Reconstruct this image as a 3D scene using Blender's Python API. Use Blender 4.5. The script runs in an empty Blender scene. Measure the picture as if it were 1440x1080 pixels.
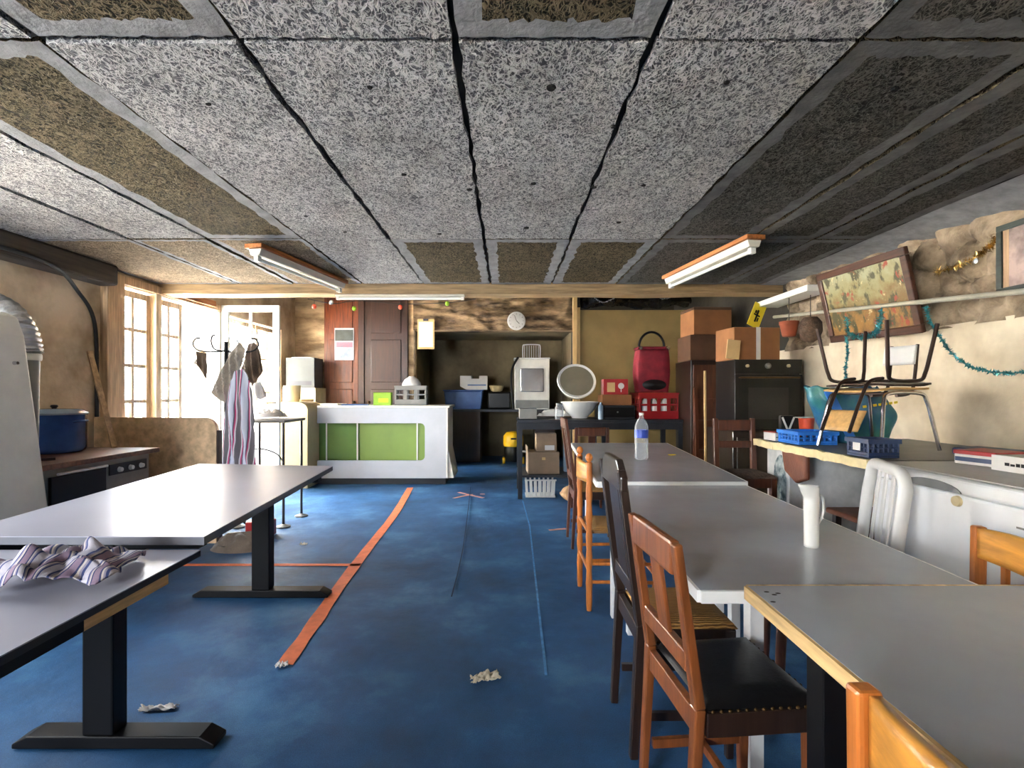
import bpy, bmesh, math, random
from mathutils import Vector, Matrix, Euler, noise
random.seed(7); noise.seed_set(11)
PI = math.pi
SC = bpy.context.scene
COL = SC.collection
F, CX, CY, HC = 720.0, 712.0, 552.0, 1.2

def P(px, py, Y):                      # a point of the room at depth Y
    return Vector(((px-CX)/F*Y, Y, HC-(py-CY)/F*Y))
def PZ(px, py, z):                     # where a sight line meets height z
    Y = F*(HC-z)/(py-CY)
    return Vector(((px-CX)/F*Y, Y, z))

# ------------------------------------------------------------------ materials
def nodes(name):
    m = bpy.data.materials.new(name); m.use_nodes = True
    nt = m.node_tree
    b = nt.nodes['Principled BSDF']
    return m, nt, b
def N(nt, t, **kw):
    n = nt.nodes.new(t)
    for k, v in kw.items():
        if k in n.inputs: n.inputs[k].default_value = v
        else: setattr(n, k, v)
    return n
def rgb(c): return (c[0], c[1], c[2], 1)
def S(r, g, b):                        # sRGB 0..255 -> linear
    f = lambda v: (v/255/12.92) if v/255 <= .04045 else ((v/255+.055)/1.055)**2.4
    return (f(r), f(g), f(b))
def ramp(nt, stops, interp='LINEAR'):
    r = nt.nodes.new('ShaderNodeValToRGB'); r.color_ramp.interpolation = interp
    el = r.color_ramp.elements
    while len(el) < len(stops): el.new(.5)
    for e, (p, c) in zip(el, stops):
        e.position = p; e.color = rgb(c)
    return r
def coords(nt, scale=(1,1,1), out='Object'):
    tc = nt.nodes.new('ShaderNodeTexCoord'); mp = nt.nodes.new('ShaderNodeMapping')
    mp.inputs['Scale'].default_value = scale
    nt.links.new(tc.outputs[out], mp.inputs['Vector'])
    return mp
def M(name, c, rough=.5, metal=0, var=.18, vs=6, c2=None, bump=0, bs=60, stretch=(1,1,1), coat=0, spec=.5, detail=4, lo=.35, hi=.65, sheen=0):
    m, nt, b = nodes(name)
    mp = coords(nt, stretch)
    n = N(nt, 'ShaderNodeTexNoise', Scale=vs, Detail=detail, Roughness=.6)
    nt.links.new(mp.outputs[0], n.inputs['Vector'])
    a = tuple(x*(1-var) for x in c); d = c2 if c2 else tuple(min(1, x*(1+var)) for x in c)
    r = ramp(nt, [(lo, a), (hi, d)])
    nt.links.new(n.outputs['Fac'], r.inputs[0]); nt.links.new(r.outputs[0], b.inputs['Base Color'])
    b.inputs['Roughness'].default_value = rough; b.inputs['Metallic'].default_value = metal
    b.inputs['Coat Weight'].default_value = coat; b.inputs['Specular IOR Level'].default_value = spec
    b.inputs['Sheen Weight'].default_value = sheen
    if bump:
        n2 = N(nt, 'ShaderNodeTexNoise', Scale=bs, Detail=5, Roughness=.6)
        nt.links.new(mp.outputs[0], n2.inputs['Vector'])
        bp = N(nt, 'ShaderNodeBump', Strength=bump, Distance=.02)
        nt.links.new(n2.outputs['Fac'], bp.inputs['Height']); nt.links.new(bp.outputs[0], b.inputs['Normal'])
    return m
def wood(name, c, rough=.45, axis='z', var=.3, coat=.1, bump=.05, c2=None):
    s = {'x': (1.2,14,14), 'y': (14,1.2,14), 'z': (14,14,1.2)}[axis]
    return M(name, c, rough, 0, var, 3, c2, bump, 14, s, coat)
def glass(name, tint=(1,1,1), rough=0.0, ior=1.45, thin=True):
    m, nt, b = nodes(name)
    out = nt.nodes['Material Output']
    if thin:                            # a window pane: clear with a mirror film
        t = N(nt, 'ShaderNodeBsdfTransparent'); t.inputs[0].default_value = rgb(tint)
        g = N(nt, 'ShaderNodeBsdfGlossy'); g.inputs['Roughness'].default_value = .03
        mx = N(nt, 'ShaderNodeMixShader'); mx.inputs[0].default_value = .07
        nt.links.new(t.outputs[0], mx.inputs[1]); nt.links.new(g.outputs[0], mx.inputs[2])
        nt.links.new(mx.outputs[0], out.inputs[0])
    else:
        b.inputs['Base Color'].default_value = rgb(tint); b.inputs['Transmission Weight'].default_value = 1
        b.inputs['Roughness'].default_value = rough; b.inputs['IOR'].default_value = ior
    return m

def film(name, tint, alpha, rough=.08):
    m, nt, b = nodes(name); out = nt.nodes['Material Output']
    t = N(nt, 'ShaderNodeBsdfTransparent'); t.inputs[0].default_value = rgb(tint)
    b.inputs['Base Color'].default_value = (.8,.83,.86,1); b.inputs['Roughness'].default_value = rough
    fr = N(nt, 'ShaderNodeLayerWeight', Blend=.35)
    mr = N(nt, 'ShaderNodeMapRange'); mr.inputs['To Min'].default_value = alpha; mr.inputs['To Max'].default_value = .75
    nt.links.new(fr.outputs['Facing'], mr.inputs['Value'])
    mx = N(nt, 'ShaderNodeMixShader'); nt.links.new(mr.outputs[0], mx.inputs[0])
    nt.links.new(t.outputs[0], mx.inputs[1]); nt.links.new(b.outputs[0], mx.inputs[2]); nt.links.new(mx.outputs[0], out.inputs[0])
    return m

def fibre(name, light, dark, lift):
    """wood-wool slab: tangled shavings are the contour lines of stretched noise"""
    m, nt, b = nodes(name)
    L = nt.links
    mp = coords(nt, (1,1,1))
    tot = None
    for sc, off, wdt in ((24, (0,0,0), .055), (31, (3,7,1), .06), (42, (9,2,5), .065)):
        mm = N(nt, 'ShaderNodeMapping'); mm.inputs['Location'].default_value = off
        mm.inputs['Rotation'].default_value = (0,0,off[0])
        mm.inputs['Scale'].default_value = (1, .62, 1)
        L.new(mp.outputs[0], mm.inputs[0])
        n = N(nt, 'ShaderNodeTexNoise', Scale=sc, Detail=1.5, Roughness=.5, Distortion=1.6)
        L.new(mm.outputs[0], n.inputs['Vector'])
        s1 = N(nt, 'ShaderNodeMath', operation='SUBTRACT'); s1.inputs[1].default_value = .5; L.new(n.outputs['Fac'], s1.inputs[0])
        s2 = N(nt, 'ShaderNodeMath', operation='ABSOLUTE'); L.new(s1.outputs[0], s2.inputs[0])
        mr = N(nt, 'ShaderNodeMapRange'); mr.inputs['From Min'].default_value = wdt; mr.inputs['From Max'].default_value = .008
        L.new(s2.outputs[0], mr.inputs['Value'])
        if tot is None: tot = mr.outputs[0]
        else:
            mx = N(nt, 'ShaderNodeMath', operation='MAXIMUM'); L.new(tot, mx.inputs[0]); L.new(mr.outputs[0], mx.inputs[1]); tot = mx.outputs[0]
    big = N(nt, 'ShaderNodeTexNoise', Scale=2.2, Detail=4, Roughness=.65); L.new(mp.outputs[0], big.inputs['Vector'])
    br = ramp(nt, [(.3, (lift,lift,lift)), (.75, (1.15,1.15,1.15))]); L.new(big.outputs['Fac'], br.inputs[0])
    r = ramp(nt, [(0, dark), (.9, light)]); L.new(tot, r.inputs[0])
    mul = N(nt, 'ShaderNodeMix', data_type='RGBA', blend_type='MULTIPLY'); mul.inputs['Factor'].default_value = 1
    L.new(r.outputs[0], mul.inputs[6]); L.new(br.outputs[0], mul.inputs[7]); L.new(mul.outputs[2], b.inputs['Base Color'])
    b.inputs['Roughness'].default_value = .95; b.inputs['Specular IOR Level'].default_value = .1
    bp = N(nt, 'ShaderNodeBump', Strength=.8, Distance=.006); L.new(tot, bp.inputs['Height']); L.new(bp.outputs[0], b.inputs['Normal'])
    return m

def stone_mat(name, a, c, mortar, scale=5.0, bump=.7, stretch=(1,1,1.5)):
    m, nt, b = nodes(name); L = nt.links
    mp = coords(nt, stretch)
    nz = N(nt, 'ShaderNodeTexNoise', Scale=4, Detail=3); L.new(mp.outputs[0], nz.inputs['Vector'])
    mixv = N(nt, 'ShaderNodeMix', data_type='RGBA'); mixv.inputs['Factor'].default_value = .12
    L.new(mp.outputs[0], mixv.inputs[6]); L.new(nz.outputs['Color'], mixv.inputs[7])
    v = N(nt, 'ShaderNodeTexVoronoi', Scale=scale, feature='DISTANCE_TO_EDGE'); L.new(mixv.outputs[2], v.inputs['Vector'])
    v2 = N(nt, 'ShaderNodeTexVoronoi', Scale=scale, feature='F1'); L.new(mixv.outputs[2], v2.inputs['Vector'])
    fine = N(nt, 'ShaderNodeTexNoise', Scale=16, Detail=7, Roughness=.7); L.new(mp.outputs[0], fine.inputs['Vector'])
    sep = N(nt, 'ShaderNodeSeparateColor'); L.new(v2.outputs['Color'], sep.inputs[0])
    add = N(nt, 'ShaderNodeMath', operation='ADD'); L.new(sep.outputs[0], add.inputs[0]); L.new(fine.outputs['Fac'], add.inputs[1])
    half = N(nt, 'ShaderNodeMath', operation='MULTIPLY'); half.inputs[1].default_value = .5; L.new(add.outputs[0], half.inputs[0])
    r = ramp(nt, [(.25, a), (.7, c)]); L.new(half.outputs[0], r.inputs[0])
    mr = N(nt, 'ShaderNodeMapRange'); mr.inputs['From Max'].default_value = .09; L.new(v.outputs['Distance'], mr.inputs['Value'])
    mx = N(nt, 'ShaderNodeMix', data_type='RGBA'); L.new(mr.outputs[0], mx.inputs['Factor']); mx.inputs[6].default_value = rgb(mortar); L.new(r.outputs[0], mx.inputs[7])
    L.new(mx.outputs[2], b.inputs['Base Color']); b.inputs['Roughness'].default_value = .95; b.inputs['Specular IOR Level'].default_value = .15
    h = N(nt, 'ShaderNodeMath', operation='MULTIPLY_ADD'); h.inputs[1].default_value = .35; L.new(fine.outputs['Fac'], h.inputs[0]); L.new(mr.outputs[0], h.inputs[2])
    bp = N(nt, 'ShaderNodeBump', Strength=bump, Distance=.03); L.new(h.outputs[0], bp.inputs['Height']); L.new(bp.outputs[0], b.inputs['Normal'])
    return m

def carpet_mat():
    m, nt, b = nodes('blue_carpet'); L = nt.links
    mp = coords(nt)
    n1 = N(nt, 'ShaderNodeTexNoise', Scale=1.3, Detail=6, Roughness=.65); L.new(mp.outputs[0], n1.inputs['Vector'])
    n2 = N(nt, 'ShaderNodeTexNoise', Scale=260, Detail=2); L.new(mp.outputs[0], n2.inputs['Vector'])
    r = ramp(nt, [(.3, S(24,58,92)), (.52, S(38,84,128)), (.75, S(84,134,172))]); L.new(n1.outputs['Fac'], r.inputs[0])
    r2 = ramp(nt, [(.3, (.7,.7,.7)), (.7, (1.2,1.2,1.2))]); L.new(n2.outputs['Fac'], r2.inputs[0])
    mul = N(nt, 'ShaderNodeMix', data_type='RGBA', blend_type='MULTIPLY'); mul.inputs['Factor'].default_value = 1
    L.new(r.outputs[0], mul.inputs[6]); L.new(r2.outputs[0], mul.inputs[7]); L.new(mul.outputs[2], b.inputs['Base Color'])
    b.inputs['Roughness'].default_value = .6; b.inputs['Specular IOR Level'].default_value = .35
    n3 = N(nt, 'ShaderNodeTexNoise', Scale=5, Detail=4); L.new(mp.outputs[0], n3.inputs['Vector'])
    ad = N(nt, 'ShaderNodeMath', operation='MULTIPLY_ADD'); ad.inputs[1].default_value = .06; L.new(n2.outputs['Fac'], ad.inputs[0]); L.new(n3.outputs['Fac'], ad.inputs[2])
    bp = N(nt, 'ShaderNodeBump', Strength=.35, Distance=.03); L.new(ad.outputs[0], bp.inputs['Height']); L.new(bp.outputs[0], b.inputs['Normal'])
    return m

def painting_mat():
    m, nt, b = nodes('harvest_painting'); L = nt.links
    mp = coords(nt, (1,1,1))
    sp = N(nt, 'ShaderNodeSeparateXYZ'); L.new(mp.outputs[0], sp.inputs[0])
    nz = N(nt, 'ShaderNodeTexNoise', Scale=7, Detail=5, Roughness=.7); L.new(mp.outputs[0], nz.inputs['Vector'])
    ma = N(nt, 'ShaderNodeMath', operation='MULTIPLY_ADD'); ma.inputs[1].default_value = .5; L.new(nz.outputs['Fac'], ma.inputs[0]); L.new(sp.outputs[2], ma.inputs[2])
    sub = N(nt, 'ShaderNodeMath', operation='SUBTRACT'); sub.inputs[1].default_value = .1; L.new(ma.outputs[0], sub.inputs[0])
    r = ramp(nt, [(.12, S(84,60,30)), (.26, S(146,106,48)), (.36, S(116,90,48)), (.48, S(140,134,92)), (.62, S(160,160,130))]); L.new(sub.outputs[0], r.inputs[0])
    def blobs(vec, sc, col, lo, hi, base):
        mm = N(nt, 'ShaderNodeMapping'); mm.inputs['Scale'].default_value = vec; mm.inputs['Location'].default_value = (sc,1,2); L.new(mp.outputs[0], mm.inputs[0])
        n = N(nt, 'ShaderNodeTexNoise', Scale=sc, Detail=4, Roughness=.6); L.new(mm.outputs[0], n.inputs['Vector'])
        rr = ramp(nt, [(lo, (0,0,0)), (hi, (1,1,1))]); L.new(n.outputs['Fac'], rr.inputs[0])
        mx = N(nt, 'ShaderNodeMix', data_type='RGBA'); L.new(rr.outputs[0], mx.inputs['Factor']); L.new(base, mx.inputs[6]); mx.inputs[7].default_value = rgb(col)
        return mx.outputs[2]
    c = blobs((1,1.3,.8), 10, S(64,64,36), .52, .60, r.outputs[0])
    c = blobs((1,1.2,1), 11, S(146,60,38), .60, .66, c)
    c = blobs((1,1,1), 14, S(212,196,150), .64, .70, c)
    L.new(c, b.inputs['Base Color']); b.inputs['Roughness'].default_value = .4
    return m
def stripes_mat(name, cols, axis=(1,0,0), scale=10, dist=1.0, rough=.9):
    m, nt, b = nodes(name); L = nt.links
    mp = coords(nt)
    w = N(nt, 'ShaderNodeTexWave', Scale=scale, Distortion=dist, Detail=2)
    w.bands_direction = 'X' if axis[0] else ('Y' if axis[1] else 'Z')
    L.new(mp.outputs[0], w.inputs['Vector'])
    st = [(i/len(cols), c) for i, c in enumerate(cols)]
    r = ramp(nt, st, 'CONSTANT'); L.new(w.outputs['Fac'], r.inputs[0]); L.new(r.outputs[0], b.inputs['Base Color'])
    b.inputs['Roughness'].default_value = rough
    n2 = N(nt, 'ShaderNodeTexNoise', Scale=200); L.new(mp.outputs[0], n2.inputs['Vector'])
    bp = N(nt, 'ShaderNodeBump', Strength=.2, Distance=.004); L.new(n2.outputs['Fac'], bp.inputs['Height']); L.new(bp.outputs[0], b.inputs['Normal'])
    return m
def rush_mat():
    m, nt, b = nodes('rush_weave'); L = nt.links
    mp = coords(nt)
    w = N(nt, 'ShaderNodeTexWave', Scale=40, Distortion=3, Detail=3); w.bands_direction = 'Y'
    L.new(mp.outputs[0], w.inputs['Vector'])
    r = ramp(nt, [(.1, S(122,86,44)), (.8, S(178,132,68))]); L.new(w.outputs['Fac'], r.inputs[0]); L.new(r.outputs[0], b.inputs['Base Color'])
    b.inputs['Roughness'].default_value = .7
    bp = N(nt, 'ShaderNodeBump', Strength=.6, Distance=.006); L.new(w.outputs['Fac'], bp.inputs['Height']); L.new(bp.outputs[0], b.inputs['Normal'])
    return m

m_floor = carpet_mat()
m_fib_l = fibre('painted_wood_wool', S(188,188,189), S(90,91,96), .74)
m_fib_d = fibre('bare_wood_wool', S(104,94,74), S(34,31,25), .75)
m_fib_g = fibre('grey_wood_wool', S(90,88,84), S(42,41,39), .8)
m_fib_b = fibre('tan_wood_wool', S(150,134,112), S(84,74,60), .75)
m_mortar = M('grey_joint_plaster', S(124,126,130), .95, var=.2, vs=12, bump=.4, bs=40)
m_mortd = M('dull_joint_plaster', S(84,85,86), .95, var=.25, vs=12, bump=.4, bs=40)
m_gap = M('black_gap', S(18,17,16), .95)
m_plaster = M('tan_plaster', S(206,190,164), .92, var=.16, vs=2.2, c2=S(232,220,196), bump=.25, bs=12)
m_stone = M('rubble_stone', S(104,88,68), .95, var=.45, vs=5, c2=S(180,162,138), bump=1, bs=16, detail=8)
m_lintel = M('rough_lintel_stone', S(78,62,46), .95, var=.45, vs=5, c2=S(160,134,102), bump=1, bs=9, stretch=(.6,1,2), detail=8)
m_backst = M('back_wall_stone', S(130,106,78), .95, var=.35, vs=3, c2=S(200,174,138), bump=.8, bs=7, stretch=(.6,1,1.8), detail=7)
m_darkwall = M('dark_rear_wall', S(36,32,26), .95, var=.35, vs=2.5, bump=.3, bs=10)  # darker tone for the far right walls past the beam
m_recess = M('sooty_plaster', S(116,104,80), .95, var=.3, vs=2, bump=.3, bs=10)
m_dirty = M('dirty_wall', S(178,154,124), .95, var=.3, vs=2.2, c2=S(212,192,164), bump=.4, bs=9)
m_beamw = wood('pale_beam_wood', S(156,130,94), .7, 'x')
m_darkbeam = wood('dark_beam_wood', S(62,50,40), .8, 'y')
m_pine = wood('worn_pine', S(176,146,112), .6, 'z')
m_framew = wood('window_frame_wood', S(196,176,148), .55, 'z')
m_whitepaint = M('white_paint', S(232,230,222), .5, var=.06, bump=.05)
m_glass = glass('pane_glass')
m_bottle = film('clear_plastic', (.93,.96,.98), .14)
m_red_door = wood('red_brown_door', S(106,50,22), .4, 'z', .4, .2)
m_dk_door = wood('dark_brown_door', S(50,26,16), .4, 'z', .35, .2)
m_orange_tape = M('orange_tape', S(214,110,66), .7, var=.15, vs=14)
m_tape_faded = M('faded_orange_tape', S(190,128,112), .8, var=.25, vs=14)
m_lam_w = M('white_laminate', S(150,151,164), .34, var=.04, vs=2, bump=.01, bs=3)
m_lam_g = M('grey_laminate', S(170,175,182), .25, var=.08, vs=2, bump=.012, bs=3)
m_lam_edge = M('grey_edge', S(104,106,114), .5, var=.1)
m_black = M('black_metal', S(6,6,9), .5, var=.2, spec=.25)
m_blackp = M('black_plastic', S(8,8,9), .35, var=.2, spec=.3)
m_palewood = M('pale_edge_wood', S(214,196,150), .7, var=.12, vs=12)
m_boxgrey = M('matt_grey_paint', S(62,66,64), .7, var=.1)
m_tan = M('tan_card', S(196,164,112), .8, var=.08)
m_wedge = wood('raw_wood_edge', S(198,166,114), .7, 'y')
m_white_edge = M('white_edge', S(226,226,224), .45, var=.05)
m_metal_w = M('white_metal', S(222,222,222), .4, var=.05)
m_chair_br = wood('red_brown_chair_wood', S(122,68,32), .36, 'z', .3, .25)
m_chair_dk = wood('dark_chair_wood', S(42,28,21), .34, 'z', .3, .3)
m_chair_or = wood('orange_chair_wood', S(190,112,48), .33, 'z', .22, .3)
m_chair_ye = wood('honey_chair_wood', S(204,142,58), .35, 'y', .22, .3)
m_chair_md = wood('brown_chair_wood', S(84,44,26), .38, 'z', .3, .2)
m_leather = M('black_leather', S(13,12,12), .38, var=.25, bump=.1, bs=90)
m_brass = M('brass_nail', S(92,70,42), .45, .9)
m_rush = rush_mat()
m_chrome = M('chrome', S(200,200,204), .2, 1, var=.05)
m_tubebr = M('brown_tube', S(64,48,42), .35, .6, var=.15)
m_ply = wood('plywood', S(206,164,104), .5, 'x', .15)
m_white_gl = M('white_plastic', S(218,218,216), .28, var=.03)
m_freezer = M('white_enamel', S(232,234,236), .28, var=.03, coat=.2)
m_counterw = M('counter_white', S(176,181,188), .4, var=.03)
m_frztop = M('grey_worn_lid', S(168,168,166), .4, var=.1, vs=5)
m_darktop = M('dark_worktop', S(98,96,94), .45, var=.15)
m_grey = M('grey_metal', S(128,128,124), .5, .2, var=.12)
m_shade = M('handle_grey', S(96,98,100), .4, .3)
m_dkgrey = M('dark_grey_metal', S(40,43,48), .45, .3, var=.15)
m_cream = M('cream_enamel', S(190,174,136), .4, var=.06)
m_offwhite = M('aged_white_enamel', S(222,220,212), .45, var=.06)
m_card = M('cardboard', S(136,90,52), .85, var=.12, vs=5)
m_carddk = M('brown_cardboard', S(80,52,32), .88, var=.15, vs=5)
m_cardpale = M('faded_cardboard', S(132,112,92), .88, var=.12, vs=5)
m_tapew = M('packing_tape', S(216,212,208), .4, var=.08)
m_green = M('green_panel', S(112,138,58), .5, var=.12, vs=1.5)
m_greendk = M('dark_green_panel', S(78,116,36), .5, var=.15, vs=1.5)
m_lime = M('lime_card', S(138,182,36), .5, var=.1)
m_blueen = M('blue_enamel', S(44,80,142), .2, var=.2, coat=.5)
m_bluelid = M('pale_blue_enamel', S(132,152,172), .25, var=.12, coat=.4)
m_alu = M('crinkled_foil', S(190,190,190), .3, .9, var=.1, bump=.4, bs=50)
m_chip = M('chipboard', S(204,174,138), .85, var=.25, vs=14, bump=.15, bs=60)
m_board = M('tan_hardboard', S(130,110,66), .7, var=.12, vs=2.5)
m_red = M('red_plastic', S(156,26,30), .4, var=.15)
m_redfab = M('crimson_fabric', S(126,22,38), .75, var=.2, vs=10, bump=.2, bs=120)
m_blue = M('blue_plastic', S(30,110,200), .4, var=.15)
m_bluecr = M('dull_blue_plastic', S(52,88,146), .5, var=.15)
m_navy = M('navy_plastic', S(34,54,92), .45, var=.15)
m_bluebag = M('blue_bag_sheet', S(34,104,164), .35, var=.35, vs=4, c2=S(60,130,120), bump=.3, bs=14)
m_bagstrap = M('bright_blue_strap', S(60,130,220), .45, var=.1)
m_yellow = M('yellow_card', S(224,200,36), .5, var=.1)
m_vac = M('yellow_plastic', S(226,178,24), .4, var=.1)
m_orange = M('coral_plastic', S(232,92,62), .4, var=.1)
m_clothes = M('grey_felt', S(150,140,126), .95, var=.2, vs=8, bump=.3, bs=90, sheen=.3)
m_brownfelt = M('brown_felt', S(104,90,78), .95, var=.2, vs=8, bump=.3, bs=90, sheen=.3)
m_jacket = stripes_mat('striped_sport_cloth', [S(206,208,220), S(190,196,214), S(96,92,104), S(196,72,120), S(214,210,214), S(110,104,108)], (1,0,0), 3.2, 1.5)
m_cloth = stripes_mat('check_tea_towel', [S(176,172,182), S(54,66,112), S(140,134,150), S(186,176,168), S(46,54,92), S(124,104,122)], (1,0,0), 5, 9)
m_paper = M('white_paper', S(208,206,202), .8, var=.06)
m_paperdk = M('dirty_paper', S(196,184,160), .85, var=.15, vs=14)
m_poster = M('poster_paper', S(168,174,184), .5, var=.1, vs=9)
m_postdk = M('poster_dark', S(52,60,58), .5, var=.4, vs=12)
m_postpk = M('poster_pink', S(190,120,140), .5, var=.3, vs=25, c2=S(120,110,130))
m_postbl = M('poster_blue', S(150,166,190), .5, var=.25, vs=12)
m_teal = M('teal_tinsel', S(70,160,170), .3, .7, var=.45, vs=30)
m_gold = M('gold_tinsel', S(196,164,96), .25, .9, var=.4, vs=30)
m_silver = M('silver_tinsel', S(206,214,222), .25, .6, var=.4, vs=30)
m_paint = painting_mat()
m_paint2 = M('pink_grey_print', S(120,104,104), .6, var=.3, vs=7, c2=S(190,168,160))
m_frame = wood('dark_picture_frame', S(70,40,26), .4, 'y')
m_frame2 = wood('green_black_frame', S(40,52,48), .5, 'y')
m_pipe = M('pale_pole', S(176,172,156), .5, .2, var=.12)
m_cable = M('black_cable', S(16,16,16), .6)
m_terra = M('terracotta', S(140,66,36), .8, var=.2)
m_wicker = M('dark_wicker', S(84,66,52), .9, var=.35, vs=50, bump=.6, bs=80)
m_lamp = M('lamp_white', S(214,210,196), .4, var=.05)
m_tube = M('tube_glass', S(240,240,236), .25, var=.01)
m_lampwood = wood('lamp_backing_wood', S(170,104,52), .6, 'y')
m_brownleather = M('brown_leather', S(112,62,40), .5, var=.25, vs=7, bump=.15, bs=60)
m_blackbag = M('black_plastic_sheet', S(16,16,18), .22, var=.3, bump=.6, bs=12)
m_sack = M('tan_sack', S(150,118,84), .9, var=.25, vs=9, bump=.4, bs=60)
m_bear = M('bear_decal_panel', S(206,208,208), .45, var=.1, vs=9, c2=S(226,226,226))
m_decal = M('teal_decal', S(70,110,126), .5, var=.5, vs=16, c2=S(196,206,206))
m_label = M('blue_label', S(56,84,186), .4, var=.2)
m_ceram = M('white_ceramic', S(226,226,222), .2, var=.03, coat=.3)
m_bowlin = M('grey_bowl_inside', S(122,118,102), .35, var=.08)
m_concrete = M('pale_yard', S(214,210,202), .9, var=.1)
m_facade = M('pale_facade', S(226,221,212), .9, var=.06)
m_shutter = M('blue_grey_shutter', S(120,130,150), .7, var=.1)
m_terrac = M('dark_crease_strip', S(14,40,70), .9, var=.3, vs=30)
m_paleseam = M('pale_worn_seam', S(74,128,178), .9, var=.25, vs=30)
m_brush = M('pale_bristle', S(206,190,178), .9, var=.2)

# ------------------------------------------------------------------ mesh builder
class B:
    def __init__(s): s.v = []; s.f = []; s.mi = []; s.cur = 0
    def add(s, vs, fs):
        o = len(s.v); s.v += [Vector(p) for p in vs]
        for f in fs: s.f.append([o+i for i in f]); s.mi.append(s.cur)
        return s
    def box(s, x0, x1, y0, y1, z0, z1, R=None, c=None):
        vs = [Vector(p) for p in ((x0,y0,z0),(x1,y0,z0),(x1,y1,z0),(x0,y1,z0),(x0,y0,z1),(x1,y0,z1),(x1,y1,z1),(x0,y1,z1))]
        if R is not None:
            c = Vector(c) if c is not None else Vector(((x0+x1)/2,(y0+y1)/2,(z0+z1)/2))
            vs = [c + R @ (p-c) for p in vs]
        return s.add(vs, [(0,3,2,1),(4,5,6,7),(0,1,5,4),(1,2,6,5),(2,3,7,6),(3,0,4,7)])
    def bar(s, a, b, w, h, up=(0,0,1), w2=None, h2=None):
        a = Vector(a); b = Vector(b); d = (b-a).normalized(); up = Vector(up)
        if abs(d.dot(up)) > .98: up = Vector((1,0,0))
        x = d.cross(up).normalized(); y = x.cross(d).normalized()
        w2 = w if w2 is None else w2; h2 = h if h2 is None else h2
        vs = [a + x*i*w/2 + y*j*h/2 for i, j in ((-1,-1),(1,-1),(1,1),(-1,1))] + [b + x*i*w2/2 + y*j*h2/2 for i, j in ((-1,-1),(1,-1),(1,1),(-1,1))]
        return s.add(vs, [(0,3,2,1),(4,5,6,7),(0,1,5,4),(1,2,6,5),(2,3,7,6),(3,0,4,7)])
    def tube(s, pts, r, n=10, caps=True):
        pts = [Vector(p) for p in pts]; k = len(pts)
        rs = r if isinstance(r, (list, tuple)) else [r]*k
        vs = []; ref = None
        for i, p in enumerate(pts):
            d = (pts[min(i+1,k-1)] - pts[max(i-1,0)]).normalized()
            if ref is None:
                ref = Vector((0,0,1)) if abs(d.z) < .9 else Vector((1,0,0))
            x = (ref - d*ref.dot(d)).normalized(); ref = x; y = d.cross(x)
            for j in range(n):
                a = 2*PI*j/n
                vs.append(p + x*math.cos(a)*rs[i] + y*math.sin(a)*rs[i])
        fs = [(i*n+j, i*n+(j+1)%n, (i+1)*n+(j+1)%n, (i+1)*n+j) for i in range(k-1) for j in range(n)]
        if caps: fs += [tuple(range(n-1,-1,-1)), tuple((k-1)*n+j for j in range(n))]
        return s.add(vs, fs)
    def lathe(s, prof, c=(0,0,0), n=28, R=None, sx=1, sy=1, close=False):
        c = Vector(c); vs = []; k = len(prof)
        for r, z in prof:
            for j in range(n):
                a = 2*PI*j/n; p = Vector((r*math.cos(a)*sx, r*math.sin(a)*sy, z))
                vs.append(c + (R @ p if R is not None else p))
        fs = [(i*n+j, i*n+(j+1)%n, (i+1)*n+(j+1)%n, (i+1)*n+j) for i in range(k-1) for j in range(n)]
        if close: fs += [((k-1)*n+j, (k-1)*n+(j+1)%n, (j+1)%n, j) for j in range(n)]
        else: fs += [tuple(range(n-1,-1,-1)), tuple((k-1)*n+j for j in range(n))]
        return s.add(vs, fs)
    def prism(s, poly, vec):
        poly = [Vector(p) for p in poly]; vec = Vector(vec); n = len(poly)
        return s.add(poly + [p+vec for p in poly], [tuple(range(n-1,-1,-1)), tuple(range(n,2*n))] + [(i,(i+1)%n,n+(i+1)%n,n+i) for i in range(n)])
    def grid(s, fn, nu, nv, wrap=False):
        vs = [fn(i/(nu if wrap else nu-1), j/(nv-1)) for j in range(nv) for i in range(nu)]
        fs = []
        for j in range(nv-1):
            for i in range(nu if wrap else nu-1):
                a = j*nu+i; b = j*nu+(i+1)%nu
                fs.append((a, b, b+nu, a+nu))
        return s.add(vs, fs)
    def build(s, name, mat, parent=None, smooth=False, bevel=0, solid=0, sub=0, seg=2):
        me = bpy.data.meshes.new(name); me.from_pydata(s.v, [], s.f)
        mats = mat if isinstance(mat, (list, tuple)) else [mat]
        for m in mats: me.materials.append(m)
        for p, i in zip(me.polygons, s.mi): p.material_index = i
        bm = bmesh.new(); bm.from_mesh(me); bmesh.ops.recalc_face_normals(bm, faces=bm.faces); bm.to_mesh(me); bm.free()
        if smooth:
            for p in me.polygons: p.use_smooth = True
            me.set_sharp_from_angle(angle=math.radians(50))
        o = bpy.data.objects.new(name, me); COL.objects.link(o)
        if parent is not None: o.parent = parent
        if solid:
            md = o.modifiers.new('thickness', 'SOLIDIFY'); md.thickness = solid; md.offset = 0
        if bevel:
            md = o.modifiers.new('bevel', 'BEVEL'); md.width = bevel; md.segments = seg; md.limit_method = 'ANGLE'; md.angle_limit = .6
        if sub:
            md = o.modifiers.new('sub', 'SUBSURF'); md.levels = sub; md.render_levels = sub
        return o
def box(*a, **k): return B().box(*a, **k)
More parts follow.
